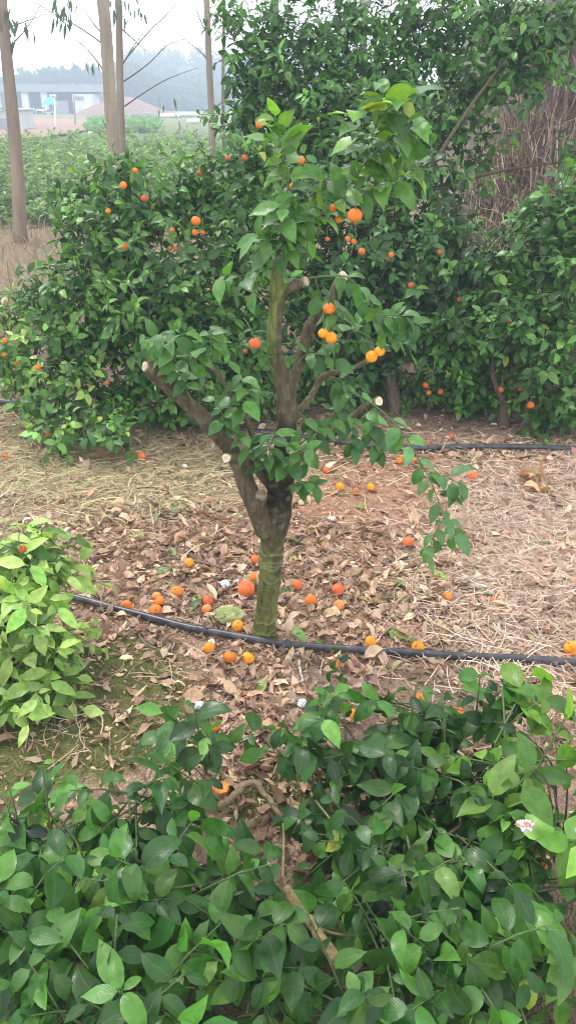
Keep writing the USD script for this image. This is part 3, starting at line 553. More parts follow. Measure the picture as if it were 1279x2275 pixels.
SHOOTS = [
 ([(620, 600), (626, 550), (630, 500), (628, 452)], -.01, -.06, 15, .09, MT, .005), ([(620, 570), (596, 535), (575, 525)], -.02, -.08, 6, .085, MT), ([(624, 585), (655, 550), (680, 530)], .05, .08, 2, .085, MT),
 ([(628, 520), (655, 480), (690, 470)], -.02, -.05, 6, .08, MT), ([(630, 470), (640, 400), (622, 320), (612, 262)], 0, .03, 11, .085, MTL),
 ([(640, 560), (690, 500), (750, 440), (790, 390), (815, 330), (840, 260), (852, 200)], 0, -.05, 18, .085, MTL, .0035), ([(750, 440), (820, 420), (880, 395), (930, 360)], -.02, -.05, 10, .085, MTL),
 ([(790, 390), (840, 330), (895, 290), (930, 280)], -.03, -.06, 9, .09, MTL), ([(815, 330), (795, 285), (785, 250)], -.03, -.06, 5, .08, MTL), ([(840, 262), (870, 235), (900, 222)], -.04, -.07, 4, .085, MT + YELLOW), ([(690, 500), (705, 440), (725, 400)], 0, 0, 5, .075, MT),
 ([(600, 665), (560, 645), (525, 612), (490, 612)], -.02, -.06, 6, .075, MT), ([(602, 660), (575, 610), (560, 585)], .02, .04, 4, .07, MT),
 ([(630, 640), (700, 615), (760, 612), (800, 640), (835, 700), (870, 745), (905, 765)], -.01, -.05, 12, .07, MT, .003, .3), ([(835, 700), (880, 700), (915, 715)], -.04, -.06, 8, .068, MT), ([(740, 640), (742, 690), (735, 735)], .02, .0, 5, .06, MT), ([(700, 615), (720, 670), (745, 695)], .06, .05, 6, .065, MT),
 ([(690, 740), (720, 765), (770, 755), (830, 765)], .1, .05, 10, .065, MT), ([(660, 810), (690, 785), (740, 800)], .06, .04, 6, .065, MT), ([(770, 755), (800, 720), (840, 710)], .08, .05, 7, .065, MT),
 ([(540, 935), (540, 880), (533, 830)], -.1, -.14, 9, .072, MT), ([(470, 805), (468, 760), (466, 735)], -.14, -.14, 7, .068, MT), ([(425, 890), (400, 830), (380, 775), (350, 742)], -.1, -.16, 14, .07, MT), ([(400, 830), (430, 790), (455, 765)], -.13, -.15, 7, .068, MT), ([(380, 775), (345, 755), (325, 750)], -.06, -.05, 4, .066, MT),
 ([(500, 960), (520, 905), (565, 855)], -.06, -.06, 7, .066, MT), ([(610, 825), (585, 790), (560, 735)], -.02, -.05, 7, .066, MT), ([(545, 985), (500, 930), (480, 890)], -.1, -.12, 6, .066, MT),
 ([(605, 1065), (598, 1010), (612, 960)], -.06, -.14, 11, .072, MT), ([(612, 1060), (650, 1010), (685, 995)], -.07, -.15, 9, .072, MT), ([(600, 1055), (560, 1000), (535, 965)], -.08, -.14, 7, .068, MT), ([(640, 1085), (675, 1070), (700, 1075)], -.04, -.08, 7, .068, MT),
 ([(648, 910), (690, 940), (712, 985)], .03, 0, 7, .066, MT), ([(700, 970), (760, 900), (800, 870)], .12, .12, 8, .066, MT), ([(760, 900), (780, 950), (790, 990)], .14, .1, 8, .066, MT), ([(800, 885), (830, 950), (842, 1005)], .2, .1, 9, .07, MT), ([(650, 1000), (700, 960), (740, 930)], .04, .04, 6, .066, MT),
 ([(720, 835), (760, 850), (760, 900)], .12, .1, 6, .07, MT),
 ([(760, 860), (850, 915), (900, 970), (935, 1030), (965, 1090), (985, 1150)], .1, -.22, 9, .078, MT2, .003, .35, .5), ([(945, 1045), (990, 1060), (1030, 1080)], -.16, -.2, 5, .08, MT2, .002), ([(985, 1150), (960, 1200), (945, 1245)], -.22, -.24, 5, .075, MT2, .0018, .1, .8), ([(985, 1150), (1005, 1170), (1015, 1190)], -.22, -.24, 3, .075, MT2, .0018, .2, .8)]
for s in SHOOTS: shoot(*s[:6], r, *s[6:])
TV, TC, TLn, TN = (np.concatenate([q[k] for q in TL]) for k in range(4)); TCc = TV.mean(1)
own = rank_leaves(TCc, TLn, np.abs((TN * unit(EYE - TCc)).sum(1)), 5.0)
for i in own: put('leaf', TV[i], shoot.F, LEAF, tree, TC[i], shoot.uv)
rest = np.setdiff1d(np.arange(len(TV)), own); Vj, Fj, Cj, Uj = join_leaves(TV[rest], shoot.F, shoot.uv, TC[rest]); put('foliage', Vj, Fj, LEAF, tree, Cj, Uj, kind='stuff')
for f in [(788, 478, 34, Y0 - .08, ORANGE * [.95, .8, 1], .12), (741, 461, 20, Y0 - .02), (752, 487, 17, Y0), (731, 685, 27, Y0 + .0), (718, 740, 24, Y0 - .02, YELLOWO, .1), (735, 750, 27, Y0 - .03, YELLOWO, .1), (825, 792, 27, Y0 - .02, YELLOWO, .16), (843, 780, 24, Y0 - .01, YELLOWO), (566, 762, 27, Y0 - .13, RED), (545, 780, 10, Y0, RED)]: hang_fruit(tree, *f)

# ------------------------------------------------------------------ fallen fruit
def fallen(px, py, dia, label, col=ORANGE, sub=3, dent=0.0, cat='orange', name='orange'):
    dia = dia * 1.12; g = ground_at(px, py + dia * .4); k = (g - EYE) @ CF; rad = dia * k / FPX / 2; c = g + np.array([0, 0, rad * .72 + .006])
    M = rot_to(frng, np.array([frng.normal(0, .7), frng.normal(0, .7) - .4, frng.choice([-.6, 1.0])]))
    v_, f_ = orange_mesh(rad, frng, 0, frng.uniform(.86, .95), sub, dent)
    o = thing(name, label, cat, 'fallen oranges on the orchard floor')
    cc = np.asarray(col) * frng.uniform(.9, 1.08); tv = np.tile(cc, (len(v_), 1)) * (1 - .25 * sstep(meshkit.noise(v_ / rad * 1.5 + px, 2), .55, .8))[:, None]
    put('peel', c + v_ @ M.T, f_, PEEL, o, tv)
    calyx(c + M[:, 2] * rad * .84, M, rad, o)
DULL = np.array([.6, .2, .06]); PINK = np.array([.62, .3, .2])
FALL = [
 (282, 1347, 24, 'orange just above the front hose, nearest to the pale bush on the left'), (347, 1357, 26, 'lowest orange of the tight trio left of the trunk above the hose'), (354, 1337, 23, 'middle orange of the tight trio left of the trunk'), (349, 1326, 20, 'topmost orange of the tight trio, half under a dark leaf', DULL * 1.15),
 (394, 1315, 24, 'single orange just right of and above the tight trio'), (421, 1251, 20, 'single orange on bare litter high left of the trunk', YELLOWO), (462, 1335, 22, 'reddish orange above the dull one, left of the mossy stone', RED * 1.1), (460, 1354, 21, 'dull brownish orange beside the left end of the mossy stone', DULL),
 (547, 1307, 34, 'largest bright red orange touching the left side of the trunk', RED * 1.3), (567, 1283, 22, 'orange peeping out behind the left edge of the trunk, lower one'), (568, 1243, 20, 'orange peeping out behind the left edge of the trunk, upper one', RED * 1.2), (529, 1391, 25, 'yellow orange between the mossy stone, the trunk and the hose', YELLOWO),
 (466, 1440, 25, 'leftmost of the three oranges in a row just below the hose', YELLOWO * [.95, .9, 1]), (510, 1460, 25, 'middle one of the three oranges in a row just below the hose'), (551, 1462, 26, 'rightmost of the three oranges in a row just below the hose', YELLOWO),
 (660, 1300, 22, 'small red orange first to the right of the trunk', RED * 1.2), (690, 1334, 24, 'orange in front of a curled pale leaf right of the trunk'), (750, 1311, 27, 'red orange above another, right of the trunk', RED * 1.15), (752, 1346, 24, 'dull wrinkled orange below the red one, right of the trunk', DULL * 1.1, 3, .2),
 (823, 1426, 24, 'orange just above the hose among leaves, left of the yellow one', YELLOWO * [.95, .9, 1]), (927, 1438, 26, 'yellow orange resting just above the hose, right of a green leaf', YELLOWO), (745, 1477, 22, 'reddish orange just below the hose at the top of the dark bush', RED * 1.25), (905, 1205, 24, 'flat reddish orange behind the tip of the hanging shoot', RED * 1.25),
 (993, 1327, 18, 'small orange half buried among dry leaves, right of the hanging shoot'), (1094, 1335, 16, 'small orange beside green leaves on the right litter', RED * 1.2), (1266, 1440, 32, 'split yellow orange at the right edge above the hose', YELLOWO, 3, .25), (1197, 1499, 24, 'pale rotten orange below the hose at the right', PINK, 3, .2),
 (755, 1082, 18, 'left yellow orange on the bare red soil right of the trunk', YELLOWO), (823, 1083, 15, 'right yellow orange on the bare red soil right of the trunk', YELLOWO), (791, 1093, 15, 'dull brown orange between the two yellow ones on red soil', DULL * .8), (724, 1045, 14, 'small red orange behind the leaves right of the trunk', RED * 1.2),
 (1049, 1057, 19, 'bright red orange alone right of the hanging shoot', RED * 1.4), (886, 1024, 13, 'left orange of the pair just below the back hose'), (896, 1019, 13, 'right orange of the pair just below the back hose'), (920, 1025, 12, 'orange below the back hose hidden by the thin shoot', RED * 1.2), (935, 986, 13, 'left orange of the pair just above the back hose', RED * 1.1), (951, 985, 13, 'right orange of the pair just above the back hose', RED), (1001, 971, 13, 'red orange beyond the back hose in the shade', RED),
 (314, 1013, 20, 'orange on litter in front of the round tree, right of the green spray', RED * 1.3), (261, 965, 19, 'orange at the right end of the low green spray'), (110, 963, 16, 'orange under the low green spray at the left'), (14, 1018, 14, 'small orange at the left edge on the straw'),
 (479, 1617, 20, 'orange half under the short green sprig', RED * 1.2), (735, 1550, 34, 'broad orange glowing between dark leaves of the right bush'), (705, 1575, 30, 'orange at the left of the broad one under dark leaves', RED * 1.35), (784, 1588, 24, 'orange at the right of the broad one under dark leaves', YELLOWO), (617, 1622, 24, 'orange peeping from the left end of the right bush'), (930, 1552, 22, 'orange hidden deep under the middle of the right bush'), (1015, 1582, 24, 'orange under the dark leaves right of the middle of the bush', RED * 1.2)]
for f in FALL: fallen(*f[:4], *f[4:])

def lump(px, py, dia, label, tints, cat='mouldy fruit', name='mouldy_fruit', mat_=MOULD, flat=.75, rough=.35, sub=3, group='mouldy fruit on the ground', wide=1.0, Yk=None):
    g = ground_at(px, py + dia * .3) if Yk is None else at(px, py, Yk); k = (g - EYE) @ CF; rad = dia * k / FPX / 2
    s = trimesh.creation.icosphere(subdivisions=sub); v_ = s.vertices.copy(); rr = 1 + rough * (meshkit.fbm(v_ * 1.8 + px, 4, 3) - .5) * 2
    v_ = v_ * rr[:, None] * rad * [wide, 1, flat]; n_ = meshkit.fbm(v_ / rad * 2 + py, 3, 5); tt_ = sstep(n_, .4, .62)[:, None]
    put(name, g + [0, 0, rad * flat * .75] + v_, s.faces, mat_, tint=np.array(tints[0]) * (1 - tt_) + np.array(tints[1]) * tt_, label=label, cat=cat, group=group)
WH, GR = (.72, .74, .74), (.3, .3, .31)
lump(500, 1297, 24, 'white mouldy fruit shell left of the largest orange', (WH, (.5, .5, .48))); lump(525, 1293, 17, 'smaller white mould lump touching the white fruit shell', (WH, GR))
lump(513, 1268, 22, 'grey mouldy fruit behind the white mouldy shell', (GR, (.45, .43, .42))); lump(625, 1334, 16, 'bright white mould lump just right of the trunk', (WH, (.6, .62, .6)))
lump(737, 1152, 17, 'white mouldy fruit on litter right of the trunk fork', (WH, GR)); lump(733, 1222, 16, 'purple grey rotten fruit right of the trunk among leaves', ((.22, .17, .17), (.35, .3, .3)))
lump(62, 1156, 20, 'white mouldy fruit at the top of the pale left bush', (WH, (.4, .45, .48))); lump(441, 1566, 24, 'white mouldy fruit beside the short green sprig', (WH, GR)); lump(671, 1561, 22, 'white mouldy fruit at the left end of the right bush', (WH, (.5, .55, .56)))
lump(834, 1492, 22, 'grey mouldy fruit below the hose above the right bush', (GR, WH)); lump(280, 1461, 12, 'tiny grey mouldy fruit on the moss left of the hose bend', (GR, WH)); lump(470, 1425, 16, 'pink and white mouldy scrap of fruit touching the hose', (PINK, WH))
lump(455, 1380, 22, 'pale pink rotten fruit between the stone and the hose', ((.55, .33, .26), (.65, .5, .42))); lump(1165, 1836, 30, 'white and red mouldy scrap lying on the big lime green leaves', ((.5, .5, .5), (.35, .14, .1)), rough=1.1, flat=.4, Yk=1.02, group=None); lump(410, 1036, 14, 'white mould lump on the litter behind the left limb', (WH, GR)); lump(755, 1475, 12, 'white mould on the reddish orange below the hose', (WH, GR))
lump(510, 1357, 58, 'broad mossy yellow green stone left of the trunk foot', ((.34, .32, .17), (.2, .24, .08)), 'stone', 'mossy_stone', STONE, .5, .22, 4, None, 1.15)
def mashed():
    g = ground_at(491, 1760); k = (g - EYE) @ CF; rad = 19 * k / FPX; s = trimesh.creation.icosphere(subdivisions=4); v_ = s.vertices * (1 + .5 * (meshkit.fbm(s.vertices * 3.2, 4, 1) - .5))[:, None]
    v_[:, 2] = np.minimum(v_[:, 2], .25 + .25 * meshkit.fbm(s.vertices * 7, 3, 2)); t_ = sstep(s.vertices[:, 2], .1, .4)[:, None]; w_ = meshkit.fbm(s.vertices * 6, 3, 9)[:, None]
    put('mashed_orange', g + [0, 0, rad * .6] + v_ * rad * [1, 1, .8], s.faces, PEEL, tint=ORANGE * (1 - t_) + (np.array([.75, .34, .08]) * (1 - w_) + np.array([.5, .16, .03]) * w_) * t_, label='mashed orange with its torn pulp showing, below the dry leaf trail', cat='orange')
mashed()

# ------------------------------------------------------------------ hoses, sticks
def hose(name, label, pts, dia, lift=.008):
    P_ = smooth_line([ground_at(*p) for p in pts], 60); P_[:, 2] = gz(P_[:, 0], P_[:, 1]) ; 
    from scipy.ndimage import gaussian_filter1d
    P_[:, 2] = gaussian_filter1d(P_[:, 2], 4, mode='nearest') + dia / 2 + lift
    o = thing(name, label, 'hose'); V, F = tube(P_, dia / 2, 14); put('pipe', V, F, PIPE, o); return o, P_
ho, HP = hose('irrigation_hose', 'black irrigation hose crossing in front of the pruned trunk', [(-80, 1290), (100, 1322), (180, 1341), (250, 1359), (330, 1381), (420, 1404), (500, 1421), (585, 1436), (650, 1444), (760, 1453), (900, 1461), (1040, 1469), (1150, 1476), (1330, 1489)], .026)
for xx in (440, 592):
    i = int(np.argmin(np.abs(project(HP)[0] - xx))); V, F = tube(HP[i:i + 2] * [[1], [1]] + 0, .0148, 14); V = HP[i] + (V - HP[i]) * 1.0; put('joint_ring', V, F, PIPE, ho)
i = int(np.argmin(np.abs(project(HP)[0] - 664))); t_ = np.linspace(0, 2 * np.pi, 20); c_ = HP[i] + [0, -.02, -.006]
V, F = tube(np.c_[c_[0] + .012 * np.cos(t_), c_[1] + .014 * np.sin(t_), np.full(20, c_[2]) + .004 * np.sin(t_)], .0035, 6); put('clip', V, F, PAINT, ho, (.35, .35, .36))
hose('irrigation_hose', 'black irrigation hose lying under the row of trees behind', [(-60, 893), (60, 906), (130, 917), (250, 932), (350, 946), (430, 948), (600, 968), (760, 992), (860, 1003), (930, 1005), (1040, 1001), (1150, 1003), (1330, 1011)], .03)

def stick(name, label, pts, Ys, r0, r1, tint, cat='stick', mat_=BARK, kids=()):
    P_ = np.array([at(x, y, Yk) if Yk is not None else ground_at(x, y) + [0, 0, r0 + .004] for (x, y), Yk in zip(pts, Ys)]); P_ = smooth_line(P_, 14)
    P_ += .25 * r0 * np.random.default_rng(len(label)).normal(size=P_.shape); V, F = tube(P_, np.linspace(r0, r1, 14), 9)
    if not kids: return put(name, V, F, mat_, tint=tint, label=label, cat=cat)
    o = thing(name, label, cat); put('stem', V, F, mat_, o, tint)
    for q_, Yq, rq in kids: V, F = tube(smooth_line([at(x, y, y2) for (x, y), y2 in zip(q_, Yq)], 10), np.linspace(rq, rq * .5, 10), 7); put('side_shoot', V, F, mat_, o, tint)
stick('branch', 'thick brown cut branch slanting down through the middle foreground leaves', [(636, 1975), (665, 2020), (710, 2080), (760, 2160), (810, 2240)], [.98, .94, .88, .8, .74], .0115, .013, (.16, .12, .055), 'branch', BARK,
      [([(640, 1985), (655, 2070), (690, 2150), (702, 2200)], [.98, .9, .82, .78], .006), ([(640, 1980), (628, 1950), (630, 1870), (628, 1830)], [.98, 1.0, 1.08, 1.12], .004), ([(690, 2050), (740, 2075), (790, 2080)], [.9, .9, .9], .004)])
stick('branch', 'forked brown stick beside the mashed orange', [(625, 1815), (595, 1775), (560, 1738), (520, 1765), (484, 1800)], [1.18, 1.22, 1.27, 1.23, 1.19], .006, .009, (.14, .105, .06), 'branch')
stick('branch', 'dark brown branch in the shade between the right foreground leaves', [(862, 2040), (900, 2090), (945, 2160)], [.95, .9, .84], .009, .011, (.09, .06, .04), 'branch')
stick('pale_stick', 'pale bent twig leaning over the hose at the trunk foot', [(545, 1385), (553, 1420), (590, 1445)], [None] * 3, .0035, .003, (.45, .34, .24))
stick('pale_stick', 'long pale bark strip on the litter below the hose', [(600, 1490), (615, 1525), (632, 1552)], [None] * 3, .006, .005, (.42, .36, .24)); stick('pale_stick', 'pale bark strip lying straight below the hose clip', [(664, 1470), (668, 1500), (672, 1520)], [None] * 3, .006, .004, (.45, .42, .32))
stick('pale_stick', 'straight pale stick on the soil below the back hose at the right', [(1095, 1027), (1130, 1028), (1178, 1030)], [None] * 3, .006, .005, (.45, .34, .24)); stick('pale_stick', 'grey crooked twig on the ground below the round tree', [(335, 945), (340, 975), (345, 992)], [None] * 3, .006, .004, (.3, .25, .18))
stick('thin_stick', 'thin dark stick slanting through the gap in the right foreground leaves', [(700, 1780), (740, 1830), (780, 1890)], [1.25, 1.18, 1.1], .003, .002, (.16, .13, .08))

# ------------------------------------------------------------------ litter
def dry_leaves(pxy, lf, pal, r, n=5, flat=False):
    g = np.array([on(x, y) for x, y in pxy]); m = len(g); g[:, 2] = gz(g[:, 0], g[:, 1])
    a = r.uniform(0, 6.28, m); D = np.c_[np.cos(a), np.sin(a), r.normal(.05, .25, m)]; N = np.c_[r.normal(0, .5, (m, 2)), np.where(r.random(m) < .7, 1.0, -1.0)]
    if flat: N[:, 2] = 1; N[:, :2] *= .5
    D = unit(D); N = unit(N - D * (N * D).sum(1, keepdims=True)); L = lf * np.clip(np.exp(r.normal(-.12, .3, m)), .4, 1.5); W = L * r.uniform(.15, .29, m)
    cu = r.normal(0, 1.0, m) * (.4 if flat else 1); fo = np.clip(np.abs(r.normal(.5, .45, m)), 0, 1.45) * (.4 if flat else 1)
    lift = np.abs(r.normal(0, .008, m)) + .004; V, F, uv = leaves(g + np.c_[np.zeros((m, 2)), lift], D, N, L, W, cu, fo, n, np.full(m, .25), r.normal(0, .6, m))
    V -= (D * L[:, None] / 2)[:, None]
    low = V[..., 2].min(1) - g[:, 2]; V[..., 2] += np.where(low < .002, .002 - low, -np.maximum(low - .012, 0))[:, None]
    return V, F, uv, pick(pal, m, .2, r), L / ((g - EYE) @ CF)
DRYP = [(.34, .225, .155), (.40, .275, .19), (.25, .155, .105), (.44, .32, .22), (.16, .10, .07), (.36, .235, .17), (.5, .39, .28), (.28, .185, .125), (.21, .13, .09)]
def density(x, y):
    def b(cx, cy, sx, sy): return math.exp(-((x - cx) / sx) ** 2 - ((y - cy) / sy) ** 2)
    d = 1.1 * b(640, 1280, 420, 130) + .9 * b(330, 1200, 250, 110) + .8 * b(870, 1330, 260, 110) + .8 * b(250, 1420, 170, 50) + 1.2 * b(560, 1560, 90, 150) + .5 * b(1150, 1320, 200, 120) + .5 * b(300, 1000, 500, 60) + .45 * b(1050, 1000, 300, 60) + .5 * b(900, 1480, 400, 40) + .4 * b(250, 1580, 180, 90) + .35 * b(860, 1720, 250, 120) + .9 * b(500, 1740, 60, 90) + .3
    d *= 1 - .7 * float(sstep(-y, -1000, -960)) * float(sstep(x, 560, 700))  # pale litter thinned so the base of the back row looks shaded
    return d * (1 - .93 * b(840, 1105, 215, 68)) * (1 - .5 * b(880, 1410, 150, 40)) * (1 - .8 * b(290, 1490, 110, 50)) * (1 - .85 * b(130, 1640, 260, 80)) * (1 - .5 * b(330, 1560, 120, 60))
def scatter(n, r, x0=-40, x1=1320, y0=905, y1=1960, f=density):
    out = []
    while len(out) < n:
        x, y = r.uniform(x0, x1), r.uniform(y0, y1)
        w = ((CAM_H / -ray(x, y)[2]) / 2.6) ** 2                     # even over the ground, not over the picture
        if r.random() * 1.6 < f(x, y) * min(w, 3) * .55: out.append((x, y))
    return out
lr = np.random.default_rng(4)
V, F, uv, c, sz = dry_leaves(scatter(5600, lr), .059, DRYP, lr)
xc, yc, kc = project(V.mean(1)); inview = (xc > 5) & (xc < 1274) & (yc > 960) & (yc < 1700)
own = np.argsort(-sz * inview)[:300]; rest = np.setdiff1d(np.arange(len(V)), own)
for i in own: put('dry_leaf', V[i], F, DRY, tint=c[i], uv=uv, label='brown curled dry citrus leaf lying in the litter on the orchard floor', cat='dry leaf', group='dry leaves of the litter round the pruned tree')
Vj, Fj, Cj, Uj = join_leaves(V[rest], F, uv, c[rest]); put('leaf_litter', Vj, Fj, DRY, tint=Cj, uv=Uj, label='brown dry leaf litter covering the orchard floor', cat='leaf litter', kind='stuff')
# crumbs of broken leaf
V, F, uv, c, sz = dry_leaves(scatter(12000, lr, f=lambda x, y: .5 * density(x, y) + .25), .022, DRYP, lr, 3)
Vj, Fj, Cj, Uj = join_leaves(V, F, uv, c); put('leaf_crumbs', Vj, Fj, DRY, tint=Cj, uv=Uj, label='small broken scraps of dry leaf on the soil', cat='leaf litter', kind='stuff')
# fallen leaves that are still green
GL = [(390, 1130), (375, 1120), (405, 1135), (382, 1142), (360, 1128), (415, 1122), (398, 1112), (350, 1150), (310, 1198), (380, 1228), (360, 1268), (170, 1078), (432, 1342), (436, 1330), (640, 1318), (660, 1208), (820, 1335), (880, 1307), (862, 1330), (890, 1332), (950, 1392), (900, 1425), (880, 1420), (1080, 1335), (1210, 1213), (1105, 1488), (712, 1430), (665, 1420), (560, 1610), (650, 1240), (770, 1180), (690, 1180), (800, 1130), (840, 1112), (905, 1370), (580, 1525), (1030, 1025), (1068, 1028), (455, 1372), (540, 1372), (600, 1610), (975, 1290)]
GLN = {(950, 1392): 'yellow green fallen leaf standing curled above the two yellow oranges near the hose', (900, 1425): 'green fallen leaf leaning beside the left of the rightmost yellow orange at the hose', (880, 1420): 'fallen green leaf between the two yellow oranges above the hose', (1105, 1488): 'bright yellow leaf sticking up just below the hose at the right',
 (1210, 1213): 'green fallen leaf lying alone on the pale straw at the right', (432, 1342): 'green fallen leaf next to the two reddish oranges left of the mossy stone', (310, 1198): 'dark green fallen leaf on bare litter above the oranges at the left', (170, 1078): 'green fallen leaf on the yellow cut grass at the left', (820, 1335): 'small yellow green leaf right of the two red oranges beside the trunk',
 (1080, 1335): 'green fallen leaf touching the small orange on the right litter', (580, 1525): 'green fallen leaf below the three oranges in a row', (560, 1610): 'yellow green fallen leaf on the trail of dry leaves in front', (665, 1420): 'yellow green leaf resting against the hose right of the trunk foot', (640, 1318): 'green leaf just right of the trunk, left of the small red orange', (540, 1372): 'green leaf lying over the right end of the mossy stone', (455, 1372): 'green leaf below the dull orange at the mossy stone', (975, 1290): 'green leaf under the tip of the hanging shoot', (905, 1370): 'fallen green leaf midway between the hanging shoot and the hose'}
gr = np.random.default_rng(12); V, F, uv, c, sz = dry_leaves(GL, .075, [(.2, .27, .07), (.13, .22, .06), (.26, .28, .09), (.09, .16, .05)], gr, 8, True)
for i in range(len(GL)): put('fallen_leaf', V[i], F, LEAF, tint=c[i], uv=uv, label=GLN.get(GL[i], 'green or yellowish fallen leaf lying on top of the brown litter'), cat='fallen leaf', group='fallen leaves that are still green')
def crumpled():
    o = thing('crumpled_leaf_heap', 'heap of large crumpled tan leaves on the right below the back hose', 'leaf heap'); q = [(1190 + gr.normal(0, 20), 1082 + gr.normal(0, 9)) for _ in range(16)]
    V, F, uv, c, _ = dry_leaves(q, .11, [(.36, .22, .12), (.42, .27, .15), (.28, .16, .09)], gr, 8); V[..., 2] += (gr.uniform(0, .035, 16))[:, None]; W_ = V.mean(1, keepdims=True); V = W_ + (V - W_) * [1, 1, 1.5]
    for i in range(16): put('leaf', V[i], F, DRY, o, c[i], uv)
crumpled()

def straw(name, label, n, f, pal, r, ln=.16, w=.0011, box=(-40, 1320, 905, 1700), tilt=.05, cat='dry grass'):
    q = scatter(n, r, *box, f=f); g = np.array([on(x, y) for x, y in q]); g[:, 2] = gz(g[:, 0], g[:, 1]); m = n
    a = r.uniform(0, 6.28, m); L = ln * r.uniform(.4, 1.4, m); b_ = r.normal(0, .4, m); s = np.linspace(0, 1, 5); D = np.c_[np.cos(a), np.sin(a), np.zeros(m)]; S = np.c_[-np.sin(a), np.cos(a), np.zeros(m)]
    C0 = g[:, None] + D[:, None] * ((s - .5) * L[:, None])[..., None] + S[:, None] * (b_[:, None] * L[:, None] * (s - .5) ** 2)[..., None]
    C0[..., 2] += .006 + np.abs(r.normal(0, .008, m))[:, None] + (np.abs(r.normal(0, tilt, m)) * L)[:, None] * s
    C0[..., 2] = np.maximum(C0[..., 2], H(C0[..., 0], C0[..., 1]) + .002)
    ww = w * r.uniform(.6, 1.5, m)[:, None, None]; Vl = C0 - S[:, None] * ww; Vr = C0 + S[:, None] * ww + [0, 0, .0008]; V = np.stack([Vl, Vr], 2).reshape(m, 10, 3)
    F = np.array([(2 * i, 2 * i + 1, 2 * i + 3) for i in range(4)] + [(2 * i, 2 * i + 3, 2 * i + 2) for i in range(4)])
    Vj, Fj, Cj, _ = join_leaves(V, F, np.zeros((10, 2)), pick(pal, m, .2, r)); put(name, Vj, Fj, STRAW, tint=Cj, label=label, cat=cat, kind='stuff')
def gb(cx, cy, sx, sy): return lambda x, y: math.exp(-((x - cx) / sx) ** 2 - ((y - cy) / sy) ** 2)
SP = [(.47, .34, .25), (.38, .265, .19), (.55, .44, .34), (.3, .2, .14)]; SP2 = [(.40, .33, .17), (.34, .26, .14), (.48, .4, .24), (.26, .23, .09)]
straw('dry_grass', 'pale pinkish straw spread over the soil on the right', 8500, gb(1200, 1270, 200, 190), SP, lr, .115)
straw('dry_grass', 'yellowish cut grass spread over the soil on the left', 6500, gb(180, 1040, 360, 85), SP2, lr, .13)
straw('dry_grass', 'thin brown straws scattered through the litter in the middle', 2600, lambda x, y: .4 - .37 * math.exp(-((x - 830) / 200) ** 2 - ((y - 1105) / 65) ** 2), [(.26, .18, .12), (.36, .26, .18), (.2, .14, .1)], lr, .09, .0012)

# standing dry grass on the bank and at the left behind
def tufts(name, label, pts, hgt, pal, r, w=.004, lean=.5, kind='stuff', mat_=STRAW, cat='dry grass'):
    P_ = np.asarray(pts, float); m = len(P_); L = hgt * r.uniform(.4, 1.3, m); a = r.uniform(0, 6.28, m); l = np.abs(r.normal(0, lean, m)); s = np.linspace(0, 1, 6)
    D = np.c_[np.cos(a), np.sin(a), np.zeros(m)]; S = np.c_[np.sin(a + .6), np.cos(a + .6), np.zeros(m)]
    C0 = P_[:, None] + D[:, None] * (l[:, None] * L[:, None] * s ** 1.8)[..., None]; C0[..., 2] += L[:, None] * (s - .35 * l[:, None] * s ** 2.2)
    ww = (w * r.uniform(.6, 1.4, m))[:, None, None] * (1 - .75 * s ** 2)[None, :, None]; V = np.stack([C0 - S[:, None] * ww, C0 + S[:, None] * ww], 2).reshape(m, 12, 3)
    F = np.array([(2 * i, 2 * i + 1, 2 * i + 3) for i in range(5)] + [(2 * i, 2 * i + 3, 2 * i + 2) for i in range(5)])
    Vj, Fj, Cj, _ = join_leaves(V, F, np.zeros((12, 2)), pick(pal, m, .2, r)); put(name, Vj, Fj, mat_, tint=Cj, label=label, cat=cat, kind=kind)
tr = np.random.default_rng(8)
q = np.c_[tr.uniform(.3, 3.6, 6000), tr.uniform(5.2, 8.0, 6000)]; q = np.c_[q, gz(q[:, 0], q[:, 1])]; qd = np.vstack([q[:4200], q[:4200] + [.05, .03, -.02]]); q = q[(q[:, 2] > .2) & (q[:, 2] < 1.15 + .5 * tr.random(len(q)))]; tufts('tall_dry_grass', 'pale dry grass stalks hanging on the earth bank at the upper right', q, .34, [(.42, .32, .2), (.5, .4, .27), (.3, .22, .14)], tr, .0045, 1.3); tufts('brown_undergrowth', 'dull brown dead growth covering the earth bank', qd, .3, [(.15, .105, .085), (.11, .08, .065), (.2, .145, .11)], tr, .008, 1.0, cat='undergrowth')
q = np.c_[tr.uniform(-7, -1.6, 4500), tr.uniform(5.0, 12, 4500)]; q = np.c_[q, gz(q[:, 0], q[:, 1])]; tufts('tall_dry_grass', 'low brown dry grass at the left round the foot of the leaning bare trunk', q, .22, [(.3, .22, .13), (.36, .27, .17), (.2, .15, .08), (.14, .15, .05)], tr, .004, .8)

